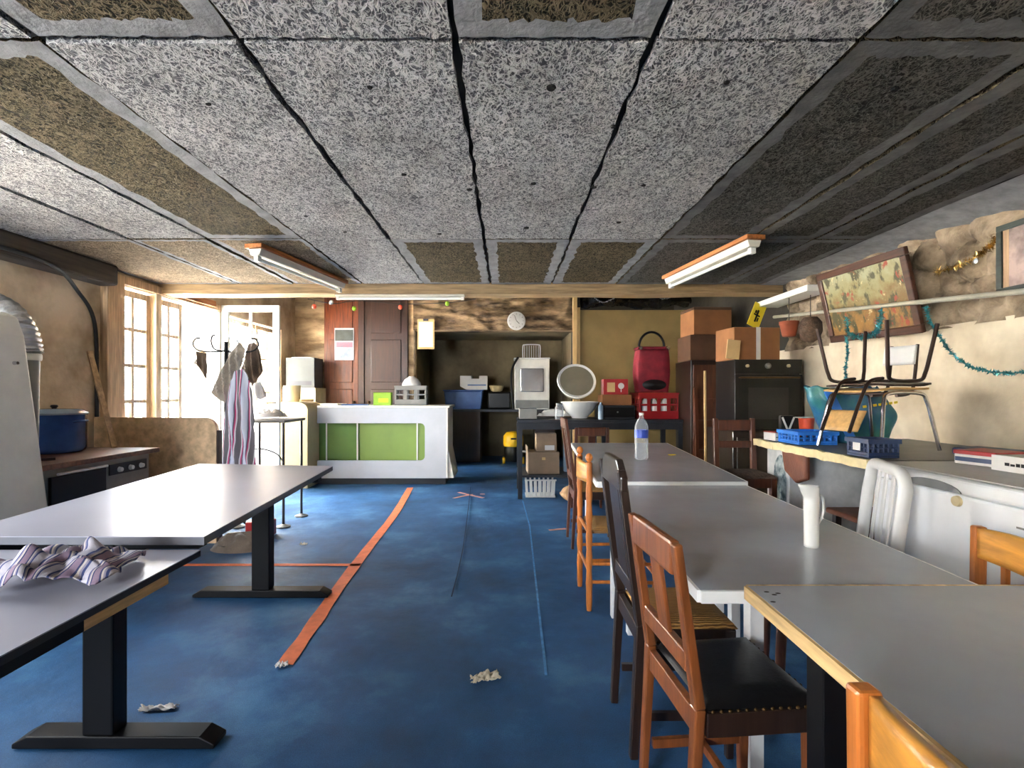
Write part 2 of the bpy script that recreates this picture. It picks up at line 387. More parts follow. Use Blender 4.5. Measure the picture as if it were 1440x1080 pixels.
def crom(pts, n=8):
    pts = [Vector(p) for p in pts]; out = []
    for i in range(len(pts)-1):
        p0, p1, p2, p3 = pts[max(i-1,0)], pts[i], pts[i+1], pts[min(i+2,len(pts)-1)]
        for k in range(n):
            t = k/n
            out.append(.5*((2*p1)+(p2-p0)*t+(2*p0-5*p1+4*p2-p3)*t*t+(3*p1-p0-3*p2+p3)*t**3))
    return out + [pts[-1]]
def thing(name, label, cat, loc=(0,0,0), rz=0, group=None):
    o = bpy.data.objects.new(name, None); COL.objects.link(o); o.empty_display_size = .1
    o.location = loc; o.rotation_euler = (0,0,rz); o['label'] = label; o['category'] = cat
    if group: o['group'] = group
    return o
def tag(o, label, cat, group=None):
    o['label'] = label; o['category'] = cat
    if group: o['group'] = group
    return o
def struct(b, name, mat, parent=None, **k):
    o = b.build(name, mat, parent, **k)
    if parent is None: o['kind'] = 'structure'
    return o
def dup(root, loc, rz, label, group=None):
    r = root.copy(); COL.objects.link(r); r.location = loc; r.rotation_euler = (0,0,rz); r['label'] = label
    if group: r['group'] = group
    for ch in list(root.children):
        c = ch.copy(); COL.objects.link(c); c.parent = r
        for g in list(ch.children):
            d = g.copy(); COL.objects.link(d); d.parent = c
    return r
def rzm(a): return Matrix.Rotation(a, 3, 'Z')
def rym(a): return Matrix.Rotation(a, 3, 'Y')
def rxm(a): return Matrix.Rotation(a, 3, 'X')

# ------------------------------------------------------------------ the room
XL, XR, YB, YF = -3.3, 2.62, 8.0, -2.2
ZC = 2.23
CE = 4.85                                # where the low ceiling stops at the beam
def floor_fn(u, v):
    x = -3.7 + u*6.9; y = YF-.3 + v*(10.4-YF)
    h = 0
    cxs = -.36 + .1*math.sin(y*2.1)
    if 3.0 < y < 6.4: h += .012*math.exp(-((x-cxs)/.05)**2)*(0.5+0.5*math.sin(y*7+x*9))
    return Vector((x, y, h*.8))
struct(B().grid(floor_fn, 150, 90), 'floor', m_floor, smooth=True)
# pale worn seam and dark strip along the carpet crease
def strip(pts, w, z=.0035, t=.0015):
    b = B(); pts = [Vector(p) for p in pts]; L = []; R = []
    for i, p in enumerate(pts):
        d = (pts[min(i+1,len(pts)-1)]-pts[max(i-1,0)]); nrm = Vector((-d.y, d.x, 0)).normalized()
        ww = w*(1+.18*noise.noise(p*5)); L.append((p.x+nrm.x*ww/2, p.y+nrm.y*ww/2)); R.append((p.x-nrm.x*ww/2, p.y-nrm.y*ww/2))
    n = len(pts)
    vs = [(x,y,z+t) for x,y in L] + [(x,y,z+t) for x,y in R] + [(x,y,z) for x,y in L] + [(x,y,z) for x,y in R]
    fs = []
    for i in range(n-1):
        fs += [(i,i+1,n+i+1,n+i),(2*n+i,3*n+i,3*n+i+1,2*n+i+1),(i,2*n+i,2*n+i+1,i+1),(n+i,n+i+1,3*n+i+1,3*n+i)]
    fs += [(0,n,3*n,2*n),(n-1,3*n-1,4*n-1,2*n-1)]
    return b.add(vs, fs)
def fl(px, py): return PZ(px, py, 0)
b = strip([fl(735,704), fl(745,740), fl(757,850), fl(768,950)], .012, .001, .0015); struct(b, 'trim_10', m_paleseam)
b = strip([fl(662,686), fl(657,730), fl(651,775), fl(643,812), fl(635,842)], .008, .0125, .002); struct(b, 'trim_11', m_terrac)


# left wall with window, doorway and added unseen windows, front and rear, for more daylight
TH = .32
def wall_y(name, x0, x1, y0, y1, z0, z1, holes, mat):
    ys = sorted({y0, y1, *[h[0] for h in holes], *[h[1] for h in holes]})
    b = B()
    for a, c in zip(ys, ys[1:]):
        hs = [h for h in holes if h[0] <= a+1e-6 and h[1] >= c-1e-6]
        z = z0
        for h in sorted(hs, key=lambda h: h[2]):
            if h[2] > z: b.box(x0, x1, a, c, z, h[2])
            z = h[3]
        if z < z1: b.box(x0, x1, a, c, z, z1)
    o = struct(b, name, mat); return o
WY0, WY1, DY0, DY1 = 4.30, 5.26, 5.26, 5.86
WZ0, WZ1 = .80, 2.12
wall_y('wall_left', XL-TH, XL, YF-.3, YB+.3, 0, 2.8, [(WY0,4.82,WZ0,WZ1),(4.82,DY1,0,WZ1),(6.1,7.5,.02,2.12),(1.5,2.55,1.2,2.1)], m_dirty)
# front (behind camera, with an unseen opening added for fill light), back, recess
struct(B().box(XL-TH,-3.1,YF-.3,YF,0,2.8).box(-1.8,XR+.3,YF-.3,YF,0,2.8).box(-3.1,-1.8,YF-.3,YF,2.1,2.8).box(-3.1,-1.8,YF-.3,YF,0,.9), 'wall_front', m_dirty)
RX0, RX1, RZ = -1.45, 1.05, 2.17
struct(box(XL, RX0, YB, YB+.3, 0, 2.8), 'wall_back', m_backst)
struct(box(RX1, XR, YB, YB+.3, 0, 2.8), 'wall_back_right', m_darkwall)
b = box(RX0-.02, RX1+.02, 9.7, 9.8, 0, 2.3).box(RX0-.12, RX0, YB+.3, 9.8, 0, 2.3).box(RX1, RX1+.12, YB+.3, 9.8, 0, 2.3).box(RX0-.12, RX1+.12, YB+.3, 9.8, RZ+.02, 2.3)
struct(b, 'wall_recess', m_recess)
def lint(u, v):
    x = RX0 + u*(RX1-RX0); z = RZ + v*(2.8-RZ)
    d = .05*noise.fractal(Vector((x*2.2, z*5, 1.3)), .8, 2, 5) + .03*noise.noise(Vector((x*7, z*12, 4)))
    return Vector((x, YB - .03 + d, z))
b = B().grid(lint, 120, 40).box(RX0, RX1, YB+.1, YB+.3, RZ, 2.8)
struct(b, 'wall_lintel', m_lintel, smooth=True)
# right wall: plaster below, rubble above
PZL = 1.60
struct(box(XR, XR+.3, YF-.3, 9.8, 0, PZL), 'wall_right', m_plaster)
def stone_fn(u, v):
    y = -1 + u*5.75; z = PZL-.02 + v*(2.62-PZL)
    q = Vector((1.7, y*4.2, z*5.6)); q += .25*noise.noise_vector(q*.8)
    d = noise.voronoi(q)[0]; e = d[1]-d[0]
    bulge = min(1, e*2.6)**.7
    return Vector((XR + .02 - .055*bulge - .025*noise.noise(Vector((y*9, z*11, 3))), y, z))
b = B().grid(stone_fn, 260, 60).box(XR+.06, XR+.3, YF-.3, 4.75, PZL, 2.8)
struct(b, 'wall_right_upper', m_stone, smooth=True)
struct(box(XR, XR+.3, 4.75, 9.8, PZL, 2.8), 'wall_right_rear', m_darkwall)

# ceiling: wood-wool slabs with joints
xs = [-3.3, -2.52, -2.0, -1.36, -.78, -.15, .43, 1.03, 1.62, 2.05, 2.42]
ysr = [-2.2, -.45, 1.49, 3.42, CE]
kinds = {1: 'LLLDLDLDDD', 2: 'LLDLLLLDDD', 3: 'BBBLDDDDDD', 0: 'LLLLDLLDDD'}
cb = B(); cb.cur = 2
cb.box(XL-.3, XR+.3, YF-.3, CE, ZC+.012, ZC+.1)
g = .012
def jl(a, c, n, amp):
    return [(a[0]+(c[0]-a[0])*i/n + random.uniform(-amp,amp)*(0<i<n), a[1]+(c[1]-a[1])*i/n + random.uniform(-amp,amp)*(0<i<n)) for i in range(n)]
for r in range(4):
    for c in range(10):
        k = kinds[r][c]
        x0, x1, y0, y1 = xs[c]+g*random.uniform(.5,1.2), xs[c+1]-g*random.uniform(.5,1.2), ysr[r]+g*random.uniform(.4,1.1), ysr[r+1]-g*random.uniform(.4,1.1)
        zz = ZC - random.uniform(0, .01)
        n = 24
        ring = jl((x0,y0),(x1,y0),n,.006)+jl((x1,y0),(x1,y1),n,.008)+jl((x1,y1),(x0,y1),n,.006)+jl((x0,y1),(x0,y0),n,.008)
        dark = k != 'L'
        e = (.035 if k == 'B' else .07) if dark else .0
        m = len(ring)
        cb.cur = (3 if k == 'D' and c < 7 else 5) if dark else 0
        if k == 'B': cb.cur = 3
        if dark:
            inner = jl((x0+e,y0+e),(x1-e,y0+e),n,.012)+jl((x1-e,y0+e),(x1-e,y1-e),n,.012)+jl((x1-e,y1-e),(x0+e,y1-e),n,.012)+jl((x0+e,y1-e),(x0+e,y0+e),n,.012)
            cb.add([(x,y,zz) for x,y in ring]+[(x,y,zz) for x,y in inner], [(i,m+i,m+(i+1)%m,(i+1)%m) for i in range(m)])
            cb.cur = 4 if k == 'B' else (6 if c >= 7 else 1)
            cb.add([(x,y,zz) for x,y in inner], [tuple(range(m))])
        else:
            cb.add([(x,y,zz) for x,y in ring], [tuple(range(m))])
        cb.cur = 0 if not dark else 1
        cb.add([(x,y,zz) for x,y in ring]+[(x,y,ZC+.02) for x,y in ring], [(i,(i+1)%m,m+(i+1)%m,m+i) for i in range(m)])
# sagging strip beside the right wall
cb.cur = 3
def sag(u, v):
    y = YF + v*(CE-YF); d = .1*(CE-y)/2.3
    wv = .02*noise.noise(Vector((y*1.5,0,2)))
    return Vector((2.40+wv + u*(.26-wv), y, ZC-.012 - min(d,.16)*u**1.3 + .004*noise.noise(Vector((u*4,y*3,1)))))
cb.grid(sag, 6, 60)
struct(cb, 'ceiling', [m_fib_l, m_fib_d, m_gap, m_mortar, m_fib_b, m_mortd, m_fib_g])
# washers that hold the slabs
wash = [(520,125),(293,148),(775,126),(1022,118),(750,260),(905,262),(568,247),(862,180),(618,330),(870,314),(740,322),(485,327),(1258,128),(430,305),(660,268),(835,265)]
for px, py in wash:
    p = PZ(px, py, ZC-.014)
    r = random.uniform(.010,.018)
    struct(B().lathe([(.002,.0),(r*.8,-.001),(r,.004),(r*.9,.014)], (p.x,p.y,ZC-.012), 9, sx=1.0, sy=random.uniform(.7,1)), 'trim_20', m_gap)
struct(box(XL, XR, CE+.001, YB, 2.72, 2.8), 'ceiling_back', m_darkbeam)
def beamf(u, v):
    a = v*2*PI
    return None
b = B()
ring = [(CE, 2.14), (CE, 2.30), (CE+.16, 2.30), (CE+.16, 2.13)]
n = 60; vs = []
for i in range(n+1):
    x = XL + (XR-XL)*i/n
    for (y, z) in ring: vs.append((x, y+.012*noise.noise(Vector((x*1.5,y,z))), z+.012*noise.noise(Vector((x*1.3,z*3,5)))))
b.add(vs, [(i*4+j, i*4+(j+1)%4, (i+1)*4+(j+1)%4, (i+1)*4+j) for i in range(n) for j in range(4)] + [(0,1,2,3), (n*4,n*4+3,n*4+2,n*4+1)])
struct(b, 'trim_1', m_beamw, smooth=True)
struct(box(XL, XR, CE+.03, CE+.15, 2.3, 2.8), 'trim_2', m_darkbeam)          # closes the step above the beam
struct(box(XL, XL+.16, 1.0, 4.15, 2.06, ZC-.005), 'trim_3', m_darkbeam, bevel=.02)

# window, frames, doorway
def sash(name, y0, y1, z0, z1, rows, cols=2, x=XL-.05, st=.055, mu=.032, parent=None):
    fr = B()
    fr.box(x-.02,x+.02,y0,y0+st,z0,z1).box(x-.02,x+.02,y1-st,y1,z0,z1).box(x-.0195,x+.0195,y0+st,y1-st,z0,z0+st).box(x-.0195,x+.0195,y0+st,y1-st,z1-st,z1)
    gy0, gy1 = y0+st, y1-st
    for i in range(1, cols):
        yc = gy0+(gy1-gy0)*i/cols; fr.box(x-.013,x+.013,yc-mu/2,yc+mu/2,z0+st,z1-st)
    zs = rows
    for z in zs: fr.box(x-.012,x+.012,gy0,gy1,z-mu/2,z+mu/2)
    o = struct(fr, name, m_framew)
    gl = B().box(x-.002,x+.002,gy0,gy1,z0+st,z1-st)
    gl.build('window_pane', m_glass, o)
    return o
rows = [1.12, 1.44, 1.76]
sash('window_1', 4.36, 4.79, .82, 2.10, rows)
sash('window_2', 4.86, 5.26, .02, 2.10, [.5,.8]+rows)  # hidden lower part lengthened to the floor to let more light in
struct(box(XL-.08, XL+.03, 4.785, 4.865, .01, 2.16), 'trim_4', m_framew, bevel=.006)
struct(box(XL-.08, XL+.06, 4.16, 4.355, 0, 2.2), 'trim_5', m_pine, bevel=.008)
struct(box(XL-.06, XL+.04, 4.355, 6.0, 2.125, 2.2), 'trim_6', m_pine, bevel=.006)
struct(box(XL-.30, XL+.05, 4.31, 4.81, .765, .80), 'trim_7', m_framew, bevel=.006)
struct(box(XL-.10, XL+.028, 5.80, 5.95, 0.004, 2.12), 'trim_8', m_whitepaint, bevel=.006)
struct(box(XL+.02, XL+.07, 4.9, 5.7, 2.15, 2.215), 'trim_9', m_lampwood)
sash('window_added_5', 6.12, 6.79, .03, 2.10, [.8,1.2,1.65]); sash('window_added_6', 6.81, 7.48, .03, 2.10, [.8,1.2,1.65])  # unseen pair behind the door leaf, added to brighten the far floor
sash('window_added_3', 1.51, 2.54, 1.22, 2.08, [1.65])  # unseen side window, added to brighten the left ceiling and table
# the open glazed door leaf, hinged at the far jamb
y = 5.88; x0, x1, z0, z1 = XL+.035, -2.60, .01, 2.20
fr = B()
fr.box(x0,x0+.08,y-.02,y+.02,z0,z1).box(x1-.075,x1,y-.02,y+.02,z0,z1).box(x0+.08,x1-.075,y-.02,y+.02,z1-.075,z1).box(x0+.08,x1-.075,y-.015,y+.015,z0,.98)
xm = (x0+x1)/2; fr.box(xm-.016,xm+.016,y-.015,y+.015,.98,z1-.075)
for z in (1.27,1.56,1.85): fr.box(x0+.08,x1-.075,y-.014,y+.014,z-.013,z+.013)
dr = struct(fr, 'door_1', m_whitepaint, bevel=.004)
B().box(x0+.08,x1-.075,y-.002,y+.002,.98,z1-.075).build('window_pane', m_glass, dr)
B().tube([(x1-.04,y-.02,1.08),(x1-.04,y-.06,1.08),(x1-.12,y-.065,1.08)], .009).build('door_handle', m_brass, dr, smooth=True)
# tall panelled doors in the back wall
def panel_door(name, x0, x1, z1, mat, y=YB):
    fr = B().box(x0,x1,y-.05,y-.005,.01,z1)
    o = struct(fr, name, mat, bevel=.006)
    w = x1-x0
    for (a, c) in ((.15,.85),(1.0,1.25),(1.36,2.02),(2.12,z1-.08)):
        B().box(x0+.12*w+.02, x1-.12*w-.02, y-.066, y-.049, a, c).build('door_panel', mat, o, bevel=.012)
    return o
d1 = panel_door('door_2', -2.83, -2.30, 2.70, m_red_door)
B().lathe([(.001,0),(.02,.005),(.024,.025),(.012,.05)], (-2.36,YB-.05,1.05), 14, rxm(PI/2)).build('door_knob', m_brass, d1, smooth=True)
d2 = panel_door('door_3', -2.20, -1.53, 2.70, m_dk_door)
B().lathe([(.001,0),(.02,.005),(.024,.025),(.012,.05)], (-2.13,YB-.05,1.05), 14, rxm(PI/2)).build('door_knob', m_brass, d2, smooth=True)
struct(box(-2.295,-2.205,YB-.07,YB-.005,0,2.7), 'trim_13', m_dk_door)

# outside
struct(box(-16, XL-TH-.01, -10, 18, -.12, -.02), 'ground_outside', m_concrete)
fc = thing('building', 'pale rendered house across the yard, seen through the window', 'house', (-8.6, 5, -.02))
B().box(-.3,0,-15,14,0,2.9).build('wall', m_facade, fc)
for yy in (-7,-4,-.9,1.2,3.4,6.2,9.5):
    f = B().box(0,.04,yy,yy+.95,1.0,2.5).build('shutter', m_shutter, fc)
B().box(-.5,.15,-15,14,2.9,3.0).build('eaves', m_shutter, fc)

# ------------------------------------------------------------------ floor tape and litter
def tape(name, pts, w, label, mat=m_orange_tape, z=.003):
    return tag(strip(crom(pts, 6), w, z).build(name, mat), label, 'tape', 'tape marks on the carpet')
tape('floor_tape', [fl(577,686), fl(556,722), fl(515,775), fl(480,822), fl(440,880), fl(400,936)], .075, 'long orange tape line running down the blue carpet from the counter')
tape('floor_tape', [fl(256,795), fl(380,795), fl(507,795)], .045, 'short orange tape line crossing under the left table to the long one')
tape('floor_tape', [fl(638,701), fl(662,696), fl(682,695)], .04, 'faded orange tape bar, flatter stroke of the cross before the counter', m_tape_faded)
tape('floor_tape', [fl(645,693), fl(662,697), fl(680,701)], .04, 'faded orange tape bar, second stroke of the cross before the counter', m_tape_faded, .006)
tape('floor_tape', [fl(772,746), fl(796,744)], .04, 'small orange tape scrap on carpet beside the far chairs', m_tape_faded)
def scrap(name, px, py, w, d, h, mat, label, seed, rz=0):
    p = fl(px, py)
    def fn(u, v):
        q = Vector((u*3, v*3, seed))
        e = .5+.5*noise.noise(Vector((u*2,v*2,seed+5)))
        return Vector(((u-.5)*w*(1+.25*noise.noise(Vector((v*4,seed,0)))), (v-.5)*d*(1+.3*noise.noise(Vector((u*4,seed,3)))), .006+h*abs(noise.fractal(q,.8,2,3))))
    o = B().grid(fn, 24, 16).build(name, mat, None, True, solid=.001)
    o.location = p; o.rotation_euler = (0,0,rz); return tag(o, label, 'litter')
scrap('paper_scrap', 682, 956, .115, .05, .035, m_paperdk, 'crumpled tan paper scrap lying on the blue carpet in mid aisle', 1.1, .3)
scrap('plastic_wrapper', 222, 999, .13, .03, .02, m_tapew, 'clear crumpled plastic wrapper on the carpet by the left table foot', 4.2, .1)
scrap('paper_scrap', 427, 767, .05, .03, .02, m_paperdk, 'small pale paper crumb on carpet left of the tape line', 7.2)
scrap('plastic_wrapper', 396, 938, .05, .035, .02, m_tapew, 'whitish wrapper at the lower end of the orange tape line', 9.2, .5)

# ------------------------------------------------------------------ left tables
def quad_top(pts, z, t): return B().prism([(p[0],p[1],z-t) for p in pts], (0,0,t))
def t_leg(root, x0, x1, y, z, colx):
    o = B().box(colx-.052,colx+.052,y-.035,y+.035,.045,z).build('leg', m_black, root, bevel=.006)
    B().prism([(x0,y-.04,.004),(x1,y-.04,.004),(x1,y-.04,.02),(x1-.05,y-.04,.046),(x0+.05,y-.04,.046),(x0,y-.04,.02)], (0,.08,0)).build('foot', m_black, o, bevel=.004)
    B().box(x0+.06,x1-.06,y-.025,y+.025,z-.04,z-.001).build('bracket', m_black, o)
q = [(-.965,1.635),(-1.085,3.20),(-1.99,3.32),(-1.80,1.64)]
t = thing('office_table', 'long white topped table on black T-legs, farther of the two left tables', 'table')
quad_top(q, .74, .003).build('tabletop', m_lam_w, t); quad_top(q, .7368, .024).build('core', m_lam_edge, t)
t_leg(t, -1.83, -1.04, 3.02, .712, -1.435)
t_leg(t, -1.66, -.98, 1.755, .712, -1.375)
B().box(-1.42,-1.38,1.79,2.985,.60,.70).build('cross_beam', m_black, t)
t2 = thing('office_table', 'low white table with crumpled tea towel on it, in the left foreground', 'table')
q2 = [(-.945,.05),(-.972,1.628),(-1.78,1.628),(-1.75,.05)]
quad_top(q2, .70, .003).build('tabletop', m_lam_w, t2); quad_top(q2, .6968, .017).build('core', m_dkgrey, t2)
B().box(-1.03,-.99,.2,1.2,.64,.679).build('rail', m_black, t2); B().box(-1.03,-.99,1.201,1.5,.64,.679).build('rail', m_wedge, t2)
B().box(-1.7,-1.66,.2,1.5,.64,.679).build('rail', m_black, t2)
for (x, yy) in ((-1.12,1.02),(-1.12,.25),(-1.68,1.02),(-1.68,.25)):
    B().bar((x,yy,.679),(x-.03,yy-.02,.012),.045,.05).build('leg', m_black, t2, bevel=.004)
# crumpled tea towel
def towel(u, v):
    x = (u-.5)*.30; y = (v-.5)*.26
    rr = math.hypot(x/.17, y/.15)
    q = Vector((u*2.6+.4, v*2.6, 3.7))
    wv = noise.noise_vector(q)*.045
    h = .008 + .10*max(0, 1-rr*rr*.8)*(.5+.9*abs(noise.noise(q*1.1))) + .035*abs(noise.noise(q*1.9+Vector((3,1,0))))
    return Vector((x+wv.x, y+wv.y, max(.008, h)))
o = B().grid(towel, 70, 60).build('tea_towel', m_cloth, None, True, solid=.003)
o.location = (-1.20,1.37,.701); o.rotation_euler = (0,0,.25)
tag(o, 'crumpled blue, white and pink tea towel on the front left table', 'towel')

# ------------------------------------------------------------------ right tables
def rtable(label, q, z, top_m, edge_m, legs, leg_m, legw=.045, t_=.03, crossrail=False):
    t = thing('dining_table', label, 'table', group='tables in the right hand row')
    quad_top(q, z, t_-.004).build('tabletop', top_m, t)
    q_ = [Vector((p[0],p[1],0)) for p in q]; c = sum(q_, Vector())/4
    e = B()
    for i in range(4):
        a, bb = q_[i], q_[(i+1)%4]; nrm = (a+bb)/2-c; d = (bb-a).normalized(); nn = Vector((d.y,-d.x,0)); nn = nn if nn.dot(nrm) > 0 else -nn
        e.bar((a.x+nn.x*.004,a.y+nn.y*.004,z-t_/2-.0005),(bb.x+nn.x*.004,bb.y+nn.y*.004,z-t_/2-.0005),.008,t_)
    e.build('edge_band', edge_m, t)
    ap = B()
    ins = [c+(p-c)*.74 for p in q_]
    for i in range(4):
        a, bb = ins[i], ins[(i+1)%4]; ap.bar((a.x,a.y,z-t_-.022),(bb.x,bb.y,z-t_-.022),.02,.04)
    ap.build('apron', leg_m, t)
    for (x, yy) in legs:
        B().box(x-legw/2,x+legw/2,yy-legw/2,yy+legw/2,.004,z-t_).build('leg', leg_m, t, bevel=.003)
    return t
rtable('far grey table with a water bottle on it, at the end of the right row', [(.475,2.665),(1.25,2.665),(1.47,4.70),(.60,4.70)], .737, m_lam_g, m_white_edge, [(.58,2.73),(1.16,2.80),(.72,4.52),(1.33,4.52)], m_metal_w)
rtable('middle grey table with a white pitcher on it, in the right row', [(.472,1.245),(1.172,1.245),(1.237,2.648),(.518,2.648)], .72, m_lam_g, m_white_edge, [(.78,1.615),(1.04,1.66),(.62,2.54),(1.12,2.52)], m_metal_w)
tC = rtable('nearest grey table with raw wood edge, right foreground', [(.552,-.2),(1.25,-.2),(1.26,1.206),(.568,1.206)], .745, m_lam_g, m_wedge, [(.68,1.08),(1.15,1.08),(.68,-.05),(1.15,-.05)], m_black, .06)
B().bar((.69,1.08,.2),(.69,-.05,.2),.03,.05).build('stretcher', m_chair_md, tC)
# bottle, pitcher
def bottle(label, loc, h=.32, r=.046):
    t = thing('water_bottle', label, 'bottle', loc)
    pr = [(.001,.003),(r*.75,0),(r,.012),(r,.05),(r*.93,.06),(r,.07),(r*.93,.10),(r,.11),(r,.215),(r*.95,.235),(r*.72,.262),(r*.38,.285),(.014,.295),(.0135,.303)]
    B().lathe(pr, (0,0,0), 24).build('body', m_bottle, t, True)
    B().lathe([(r+.001,.15),(r+.001,.205),(r-.001,.205),(r-.001,.15)], (0,0,0), 24, close=True).build('label_band', m_label, t, True)
    B().lathe([(.0165,.304),(.0165,.32),(.015,.322)], (0,0,0), 16).build('cap', m_white_gl, t, True)
    return t
bottle('large clear water bottle with blue label on the far grey table', PZ(902,646,.739))
p = PZ(1141,768,.7215)
t = thing('pitcher', 'tall slim white pitcher standing on the middle grey table', 'pitcher', (p.x,p.y,p.z), .25)
def pit(u, v):
    a = u*2*PI; z = v*.188
    r = .0195 + .0015*v
    sp = max(0, math.cos(a-PI))**5*.026*max(0,(v-.80)/.20)**.8
    zt = z + .006*max(0,(v-.85)/.15)*max(0,-math.cos(a))
    return Vector((math.cos(a)*(r+sp), math.sin(a)*(r+sp*.2), zt))
B().grid(pit, 28, 24, True).add([(0.0195*math.cos(2*PI*j/28),.0195*math.sin(2*PI*j/28),.0) for j in range(28)],[tuple(range(28))]).build('body', m_ceram, t, True, solid=.003)
B().tube(crom([(.018,0,.16),(.042,0,.15),(.045,0,.10),(.02,0,.06)],6), .004).build('handle', m_ceram, t, True)
p = PZ(945,640,.7385)
o = box(-.025,.025,-.015,.015,0,.006).build('sponge_scrap', m_yellow, None, bevel=.002); o.location = (p.x,p.y,.7385); o.rotation_euler=(0,0,.4)
tag(o, 'small yellow sponge scrap on the far grey table right of the bottle', 'sponge')
# ink marks on the nearest table corner belong to the laminate
for (px, py) in ((1078,832),(1089,836),(1087,846),(1094,834)):
    p = PZ(px, py, .7455); B().lathe([(.004,0),(.003,.0006)],(p.x,p.y,.745),8,sx=1.6).build('ink_mark', m_black, tC)

# ------------------------------------------------------------------ chairs
# local frame: back posts at x = 0, seat towards +x
def leaning_post(b, y, z_seat, top, lean, w, d, foot=.02, taper=.8):
    b.bar((foot*-1.2,y,.003),(0,y,z_seat),w*taper,d*taper,(1,0,0),w,d)
    b.bar((0,y,z_seat),(-lean,y,top),w,d,(1,0,0),w*.85,d*.85)
    return b
def chair_panel(name, label, loc, rz, W, D, SZ, TOP, lean, wm, kind, group='chairs around the right tables', seat_m=m_leather):
    t = thing(name, label, 'chair', loc, rz, group)
    h = W/2
    for s in (-1,1):
        leaning_post(B(), s*(h-.018), SZ, TOP-.03 if kind=='tall' else TOP, lean, .034, .026 if kind=='slot' else .034).build('back_post', wm, t, bevel=.004)
    f = lambda z: -lean*(z-SZ)/(TOP-SZ)
    if kind == 'slot':
        b = B().bar((f(TOP-.04),-h+.034,TOP-.04),(f(TOP-.04),h-.034,TOP-.04),.026,.085,(0,0,1)); b.build('top_rail', wm, t, bevel=.008)
        B().bar((f(TOP-.08),0,TOP-.08),(f(SZ+.12),0,SZ+.12),.07,.012,(1,0,0)).build('splat', wm, t, bevel=.003)
        B().bar((f(SZ+.1),-h+.034,SZ+.1),(f(SZ+.1),h-.034,SZ+.1),.022,.05,(0,0,1)).build('back_rail', wm, t, bevel=.004)
    elif kind == 'tall':
        z = TOP-.05
        B().prism([(f(z)-.012,-h+.0,z-.05),(f(z)-.012,-h+.0,z+.0),(f(z)-.012,-h+.07,z+.05),(f(z)-.012,h-.07,z+.05),(f(z)-.012,h,z),(f(z)-.012,h,z-.05)],(.026,0,0)).build('top_rail', wm, t, bevel=.006)
        B().bar((f(z-.04),0,z-.04),(f(SZ+.12),0,SZ+.12),.15,.014,(1,0,0)).build('splat', wm, t, bevel=.003)
        B().bar((f(SZ+.1),-h+.034,SZ+.1),(f(SZ+.1),h-.034,SZ+.1),.022,.05,(0,0,1)).build('back_rail', wm, t, bevel=.004)
    elif kind == 'bars':
        for z, hh in ((TOP-.045,.07),(TOP-.17,.045)):
            B().bar((f(z),-h+.034,z),(f(z),h-.034,z),.022,hh,(0,0,1)).build('back_rail', wm, t, bevel=.004)
    # seat frame and cushion
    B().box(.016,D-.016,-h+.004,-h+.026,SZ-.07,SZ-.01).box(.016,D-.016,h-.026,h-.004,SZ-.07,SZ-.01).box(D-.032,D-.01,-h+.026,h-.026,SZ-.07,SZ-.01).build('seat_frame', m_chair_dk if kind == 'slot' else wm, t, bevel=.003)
    B().box(-.01,.012,-h+.036,h-.036,SZ-.07,SZ-.01).build('rear_rail', wm, t, bevel=.003)
    def cush(u, v):
        e = min(1, 6*min(u,1-u,v,1-v))**.5
        return Vector((.02+u*(D-.016), (-h+.006+v*(W-.012))*(.97+.05*u), SZ-.008+.028*e))
    ss = B().grid(cush, 26, 26); ss.box(.022,D+.002,-h+.008,h-.008,SZ-.012,SZ-.006)
    st = ss.build('seat', seat_m, t, True)
    if seat_m is m_leather:
        b = B()
        for i in range(14):
            x = .03+(D-.03)*i/13
            for s in (-1,1): b.lathe([(.001,.004),(.0045,.002),(.005,0)],(x, s*(h-.004),SZ-.006),8,rxm(-s*PI/2))
        for i in range(14):
            b.lathe([(.001,.004),(.0045,.002),(.005,0)],(D+.004,-h+.02+(W-.04)*i/13,SZ-.006),8,rym(PI/2))
        b.build('nail_trim', m_brass, st)
    for s in (-1,1):
        B().bar((D-.02,s*(h-.02),.003),(D-.02,s*(h-.02),SZ-.012),.024,.024,(1,0,0),.036,.036).build('front_leg', wm, t, bevel=.004)
        B().bar((.006,s*(h-.02),.14),(D-.03,s*(h-.02),.14),.016,.026).build('side_stretcher', wm, t)
    B().bar((D*.5,-h+.028,.14),(D*.5,h-.028,.14),.016,.024).build('cross_stretcher', wm, t)
    return t
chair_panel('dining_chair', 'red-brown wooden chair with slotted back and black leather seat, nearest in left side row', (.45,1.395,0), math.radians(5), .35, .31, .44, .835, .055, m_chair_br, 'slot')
chair_panel('dining_chair', 'tall dark wooden chair with wide splat and rush seat, behind the red-brown one', (.44,1.83,0), 0, .34, .31, .44, .975, .065, m_chair_dk, 'tall', seat_m=m_rush)
def turned(b, x, y, z0, z1, r=.016, ball=False):
    n = 22; pr = []
    for i in range(n+1):
        z = z0+(z1-z0)*i/n; k = 1+.14*math.sin(i*1.9)*(1 if 3 < i < n-1 else 0)
        pr.append((r*k*(.8 if i == 0 else 1), z))
    if ball: pr += [(r*.55,z1+.006),(r*1.0,z1+.014),(r*1.25,z1+.028),(r*.95,z1+.044),(r*.3,z1+.052)]
    return b.lathe(pr, (x,y,0), 14)
